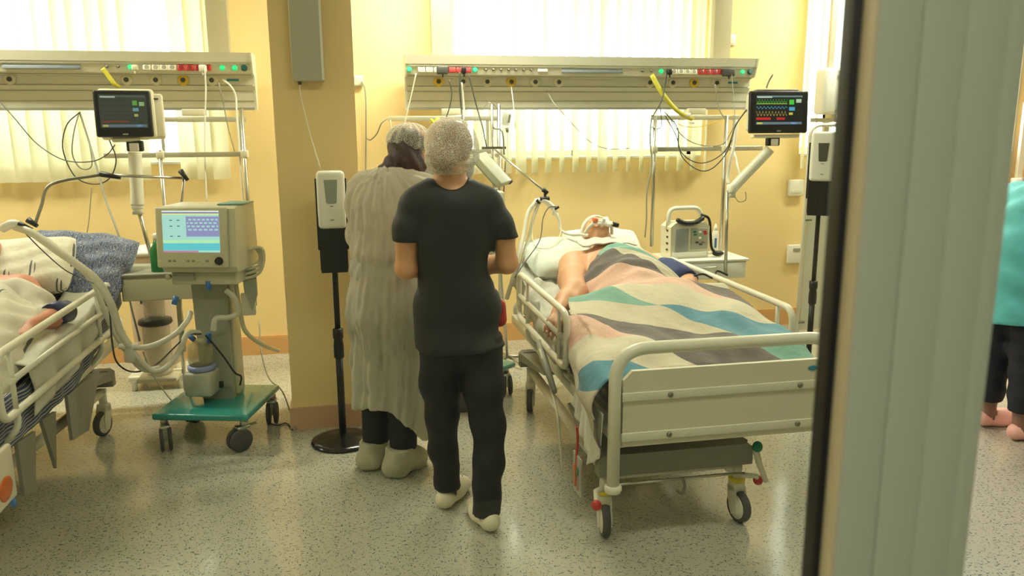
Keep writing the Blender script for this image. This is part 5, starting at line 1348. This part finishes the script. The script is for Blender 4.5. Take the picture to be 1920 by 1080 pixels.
for k in range(5): dl.tube([(1.005, 5.25, .07), (1.005+.22*math.cos(k*1.257+.3), 5.25+.22*math.sin(k*1.257+.3), .03)], [.013, .01], 8)
dl.build('star_base', M_metal, t, W_)
t = thing('drip_bag', 'small clear drip bag hanging before the blind right of the net cap', 'drip bag', (0.993,5.2,1.684))
MB().box((0, 0, .0), (.065, .03, .09), Euler((0, .2, 0)).to_matrix().to_4x4(), bev=.012).build('bag', mat('clear_bag', (226, 228, 220), .2, alpha=.6), t)
MB().box((.022, -.017, .0), (.014, .003, .05), Euler((0, .2, 0)).to_matrix().to_4x4()).build('print', M_greyp, t)
MB().cyl((.008, 0, -.06), (.012, 0, -.09), .012, .009, 10).build('chamber', M_greyp, t)
MB().tube(smooth_path([(.012, 0, -.09), (.012, 0, -.2), (.01, 0, -.35), (-.04, 0, -.6)]), .0025, 5).build('line', M_white2, t)

# yellow straps
def strap(label, pts, w=.028):
    P = smooth_path(pts, 6); vs = []
    for p in P: vs += [tuple(p+Vector((-w/2, 0, -w*.35))), tuple(p+Vector((w/2, 0, w*.35)))]
    return shift(solo('strap', MB().add(vs, [(2*i, 2*i+1, 2*i+3, 2*i+2) for i in range(len(P)-1)], True), mat('yellow_strap', (206, 196, 60), .6), label, 'strap'), thickness=.003)
strap('yellow-green strap slanting from the middle panel to the right rail', [(2.105,5.52,1.984), (2.173,5.5,1.867), (2.264,5.5,1.764), (2.348,5.52,1.708), (2.457,5.58,1.674)])
strap('faded yellow strap on the left panel above the tilted monitor', [(-1.484,5.52,1.999), (-1.455,5.52,1.954), (-1.423,5.52,1.903), (-1.405,5.55,1.885)], .022)
t = thing('yellow_tag', 'bunched yellow ribbon tied to the rail over the capped heads', 'ribbon', (0.576,5.62,1.653))
MB().tube(smooth_path([(-.02, 0, -.05), (0, -.01, 0), (.02, 0, .035), (.035, -.01, .01), (.01, -.01, -.01), (-.025, 0, .03)]), .010, 6).build('knot', MATS['yellow_strap'], t)
MB().tube(smooth_path([(.0, -.01, -.0), (-.01, 0, -.03), (.02, 0, -.05)]), .008, 6).build('tail', MATS['yellow_strap'], t)
solo('sensor_clip', MB().box((2.393,5.55,1.705), (.05, .04, .03), bev=.008).box((2.433,5.55,1.652), (.035, .03, .02), bev=.006), M_white2, 'white sensor clip hanging on the right rail under the strap', 'clip')

# cables
cable('white cord dropping from the left end of the middle panel', [(0.448,5.5,1.979), (0.416,5.5,1.851), (0.388,5.5,1.748), (0.36,5.5,1.643), (0.335,5.5,1.548)], .0045, M_cream)
cable('dark cord curving from the grey adapter block', [(0.667,5.5,1.939), (0.683,5.5,1.852), (0.667,5.5,1.765), (0.64,5.5,1.687), (0.611,5.45,1.624)], .0045, M_dgrey)
cable('black cord hanging straight from the red sockets', [(0.74,5.5,1.991), (0.738,5.5,1.887), (0.746,5.5,1.747), (0.749,5.45,1.659)], .006, M_dgrey)
cable('white tube beside the black cord under the red sockets', [(0.75,5.48,1.921), (0.759,5.5,1.835), (0.764,5.5,1.729), (0.741,5.45,1.624)], .006, M_white2)
cable('dark cord slanting right from the red sockets', [(0.801,5.5,1.974), (0.825,5.5,1.87), (0.856,5.5,1.747), (0.883,5.45,1.623), (0.898,5.4,1.499)], .005, M_dgrey)
cable('pale line below the yellow gas outlet', [(1.123,5.67,1.925), (1.107,5.5,1.764), (1.117,5.5,1.621)], .0035, M_cream)
cable('thin line crossing the blind from the middle panel to the right rail', [(1.385,5.69,1.879), (1.396,5.5,1.782), (1.473,5.5,1.703), (1.57,5.5,1.6), (1.662,5.48,1.516), (1.77,5.45,1.475), (1.917,5.42,1.478)], .003, M_greyp)
cable('dark plug cord bunching down to the steel rail pole', [(2.208,5.5,1.984), (2.199,5.5,1.911), (2.174,5.48,1.818), (2.125,5.45,1.744), (2.076,5.42,1.689)], .005, M_dgrey)
cable('grey cord hanging along the left pole of the right rail', [(2.06,5.38,1.707), (2.049,5.37,1.543), (2.063,5.36,1.36), (2.033,5.36,1.175), (2.035,5.36,0.986), (2.027,5.36,0.853)], .006, M_greyp)
cable('grey loop beside the left pole of the right rail', [(2.148,5.45,1.763), (2.149,5.42,1.634), (2.102,5.4,1.609), (2.063,5.38,1.623)], .0035, M_dgrey)
cable('long cable sagging under the right rail, lowest one', [(2.162,5.4,1.707), (2.246,5.38,1.56), (2.291,5.36,1.412), (2.407,5.34,1.322), (2.498,5.32,1.333), (2.585,5.3,1.429), (2.603,5.25,1.533)], .004, M_dgrey)
cable('long cable sagging under the right rail, middle one', [(2.165,5.41,1.725), (2.261,5.4,1.615), (2.274,5.38,1.468), (2.373,5.36,1.382), (2.485,5.34,1.381), (2.591,5.3,1.466), (2.604,5.2,1.631), (2.616,5.08,1.733)], .004, M_dgrey)
cable('cable sagging just above the lower right rail', [(2.186,5.42,1.714), (2.311,5.42,1.559), (2.455,5.42,1.494), (2.609,5.4,1.501), (2.646,5.3,1.631), (2.626,5.08,1.754)], .0035, M_greyp)
cable('fine line drooping between the upper right rail ends', [(2.264,5.56,1.682), (2.368,5.56,1.629), (2.492,5.56,1.621), (2.636,5.56,1.658), (2.76,5.56,1.704)], .003, M_yellow)
cable('grey cord from the right gas outlet to the rail', [(2.602,5.55,1.922), (2.619,5.55,1.821), (2.648,5.55,1.734), (2.689,5.56,1.689)], .004, M_greyp)
cable('thin cord from the last green lamp to the right pole', [(2.712,5.52,1.988), (2.723,5.5,1.838), (2.719,5.45,1.68), (2.691,5.4,1.5)], .003, M_greyp)
cable('white hose hanging from the lower right rail, thick one', [(2.686,5.35,1.668), (2.667,5.33,1.532), (2.637,5.32,1.391), (2.618,5.32,1.279), (2.62,5.3,1.224)], .013, M_white2)
cable('white hose hanging from the lower right rail, slim one', [(2.694,5.41,1.458), (2.687,5.36,1.426), (2.668,5.28,1.355), (2.674,5.25,1.263), (2.596,5.2,1.194)], .007, M_white2)
cable('grey antenna rod above the wide monitor', [(2.718,5.02,1.873), (2.734,5.02,1.918), (2.759,5.02,1.959)], .006, M_greyp, name='antenna', cat='antenna')
cable('thin cord under the hinge of the right monitor arm', [(2.539,5.05,1.167), (2.577,5.05,1.122), (2.627,5.05,1.132), (2.624,5.05,1.187)], .003, M_greyp)
cable('coiled grey monitor cable hanging left of the tilted monitor, wide loop', [(-1.589,5.35,1.732), (-1.672,5.35,1.653), (-1.708,5.35,1.511), (-1.659,5.35,1.35), (-1.559,5.35,1.299), (-1.459,5.33,1.332), (-1.401,5.3,1.445), (-1.401,5.2,1.568)], .004, M_dgrey)
cable('coiled grey monitor cable hanging left of the tilted monitor, narrow loop', [(-1.602,5.37,1.726), (-1.644,5.37,1.605), (-1.664,5.37,1.478), (-1.625,5.37,1.394), (-1.559,5.36,1.413), (-1.564,5.36,1.573), (-1.594,5.36,1.719)], .004, M_greyp)
cable('grey cable running from the coil down behind the bolster', [(-1.595,5.36,1.732), (-1.555,5.33,1.574), (-1.504,5.25,1.417), (-1.424,5.1,1.205), (-1.338,4.95,1.032), (-1.296,4.9,0.851), (-1.3,4.9,0.662), (-1.255,4.85,0.416)], .006, M_greyp)
cable('thin cable sagging across the left blind to the tilted monitor', [(-2.076,5.5,1.798), (-1.982,5.45,1.687), (-1.863,5.4,1.543), (-1.693,5.3,1.449), (-1.516,5.2,1.441), (-1.383,5.05,1.485), (-1.316,4.98,1.541)], .0035, M_dgrey)
cable('white cord from the round white plug down past the ventilator', [(-0.879,5.5,2.002), (-0.884,5.5,1.865), (-0.905,5.48,1.633), (-0.915,5.45,1.433), (-0.915,5.4,1.165)], .005, M_white2)
cable('pale hose arching from the last gas outlet of the left panel', [(-0.787,5.58,1.935), (-0.733,5.5,1.898), (-0.705,5.5,1.832), (-0.704,5.48,1.715), (-0.698,5.45,1.565), (-0.697,5.42,1.329), (-0.692,5.4,1.091), (-0.695,5.4,0.847)], .006, M_white2)
cable('grey cord beside the arching pale hose', [(-0.81,5.55,1.917), (-0.788,5.52,1.8), (-0.765,5.5,1.632), (-0.73,5.45,1.481)], .004, M_greyp)
cable('thin cord down the wall left of the tilted monitor pole', [(-1.702,5.8,1.253), (-1.762,5.85,1), (-1.826,5.88,0.815)], .003, M_greyp)
cable('black cable looping low from the left bed to the humidifier', [(-1.192,4.05,0.915), (-1.167,4.04,0.786), (-1.17,4.04,0.627), (-1.16,4.05,0.517), (-1.1,4.08,0.457), (-1.003,4.1,0.478), (-0.906,4.15,0.56), (-0.856,4.2,0.6), (-0.793,4.22,0.597)], .0045, M_dgrey)
cable('black lead from the humidifier down to the teal base', [(-0.771,4.2,0.595), (-0.736,4.2,0.545), (-0.689,4.2,0.471), (-0.646,4.22,0.381), (-0.618,4.24,0.35), (-0.628,4.25,0.3)], .005, M_black)
cable('grey mains cable trailing from the trolley to the column', [(-0.598,5,0.473), (-0.58,4.85,0.31), (-0.528,4.7,0.186), (-0.443,4.55,0.148), (-.36, 4.30, .01)], .004, M_greyp)
cable('thin dark cord on the floor behind the right trolley caster', [(-.53, 4.46, .006), (-.47, 4.40, .006), (-.42, 4.42, .006), (-.38, 4.31, .006)], .004, M_dgrey)
cable('thin line crossing the floor left of the ventilator', [(-1.205,4.7,0.39), (-1.144,4.6,0.291), (-1.072,4.5,0.225), (-1.0, 4.35, .21)], .0035, M_greyp)
cable('thin line over the pillow of the left patient', [(-1.564,4.2,1.163), (-1.483,4.2,1.057), (-1.381,4.15,0.97), (-1.299,4.1,0.936), (-1.196,4.02,0.908)], .003, M_dgrey)
cable('grey tube hanging from the right bed to the floor', [(0.86,3.657,0.571), (0.86,3.546,0.51), (0.855,3.389,0.443), (0.85,3.27,0.372), (0.85,3.22,0.266), (0.85,3.18,0.158)], .006, M_cream, name='drain_tube', cat='tube')
solo('clamp_lever', MB().tube([(0.87,3.723,0.593), (0.87,3.609,0.53), (0.86,3.359,0.453)], [.014, .02, .012], 10), M_greyp, 'grey release lever below the left side rail of the right bed', 'lever')
cable('white cord loop falling from the rail left of the capped heads', [(0.256,5.6,1.69), (0.212,5.6,1.655), (0.183,5.65,1.59), (0.14,5.75,1.546), (0.117,5.85,1.552)], .005, M_greyp)
cable('pair line falling from the rail behind the gown collar', [(0.274,5.6,1.679), (0.28,5.6,1.554), (0.273,5.6,1.447)], .004, M_cream)
cable('brown lead hanging below the tilted grey display, outer one', [(0.953,5,1.426), (0.942,5,1.259), (0.926,4.98,1.059), (0.929,4.95,0.858)], .005, mat('brown_lead', (150, 124, 96), .5))
cable('brown lead hanging below the tilted grey display, inner one', [(0.898,5,1.327), (0.917,5,1.193), (0.926,4.98,1.025)], .0035, MATS['brown_lead'])
# floor and low things behind the nurse and under the left shelf
t = thing('suction_jar', 'clear suction jar with a grey lid under the cream drawer shelf', 'jar', (-1.16, 4.85, .0))
MB().lathe([(.07, .22), (.075, .24), (.075, .50), (.065, .52)], 24).build('jar', mat('clear_jar', (222, 216, 196), .15, alpha=.5), t)
MB().lathe([(.085, .515), (.095, .525), (.09, .545), (.04, .55), (.03, .56)], 24).build('lid', M_dgrey, t)
MB().lathe([(.055, .55), (.06, .60), (.06, .66), (.05, .67)], 20).build('upper_jar', mat('clear_jar', (222, 216, 196), .15, alpha=.5), t)
MB().box((0, 0, .20), (.22, .2, .025), bev=.006).build('bracket', M_cream, t); MB().cyl((.12, .06, 0), (.12, .06, .9), .012, n=10).build('pole', M_metal, t)
t = thing('waste_bag_holder', 'striped translucent bag on a white stand behind the left bed head', 'bag', (-1.27, 5.35, 0))
MB().lathe([(.12, .14), (.14, .2), (.15, .5), (.14, .82), (.12, .86)], 22).build('bag', mat('striped_film', (232, 214, 190), .4, trans=.3, var=.1, vscale=12), t)
MB().lathe([(.15, .86), (.16, .87), (.15, .89), (.06, .91)], 22).build('lid', M_white2, t)
MB().box((0, 0, .08), (.34, .3, .04), bev=.01).build('stand', M_white, t)
for x, y in ((-.14, -.12), (.14, -.12), (.14, .12), (-.14, .12)): MB().cyl((x, y, 0), (x, y, .08), .018, n=10).build('foot', M_white, t)
t = thing('green_bottle', 'tall green bottle behind the left edge of the ventilator screen', 'bottle', (-1.051,4.62,0.854))
MB().lathe([(.045, 0), (.048, .01), (.048, .13), (.03, .16), (.024, .19)], 18).build('bottle', mat('green_bottle', (24, 120, 60), .3), t); MB().lathe([(.026, .185), (.026, .215), (.02, .22)], 14).build('cap', M_white2, t)
t = thing('urine_bag', 'urine bag with orange fluid hanging at the left frame edge', 'urine bag', (-1.179,2.75,0.413))
MB().box((0, 0, .09), (.02, .16, .19), bev=.008).build('bag', mat('pale_bag_film', (214, 206, 180), .3, alpha=.75), t); MB().ell((.010, -.005, .055), (.006, .055, .042)).build('fluid', mat('orange_fluid', (186, 92, 34), .25), t); MB().cyl((.0, .05, .0), (0, .06, -.035), .009, n=10).build('drain_valve', M_blue, t)
t = thing('urine_bag', 'clear urine bag with a red tube hanging inside the right bed foot', 'urine bag', (0.86,2.975,0.129))
MB().box((0, 0, .10), (.012, .11, .17), bev=.006).build('bag', mat('clear_bag_film', (210, 206, 184), .25, alpha=.4), t)
MB().tube(smooth_path([(0, .01, .30), (.004, .015, .24), (-.004, .0, .16), (.004, .02, .08), (.0, -.01, .03)]), .006, 7).build('red_tube', mat('red_fluid', (176, 58, 34), .3), t)
MB().box((-.008, .012, .09), (.006, .035, .09), bev=.003).build('fluid', MATS['orange_fluid'], t)
MB().ell((-.008, -.03, .12), (.004, .012, .018)).build('clip', M_green, t)
t = thing('equipment_bracket', 'white mounting bracket on the far wall right of the teal jacket', 'bracket', (5.547,5.85,1.152))
MB().box((0, 0, 0), (.14, .06, .06), bev=.01).build('arm', M_white2, t); MB().box((0, .02, .25), (.05, .03, .8)).build('conduit', M_cream, t); MB().box((.02, -.03, .02), (.05, .03, .03), bev=.005).build('clip', M_greyp, t)
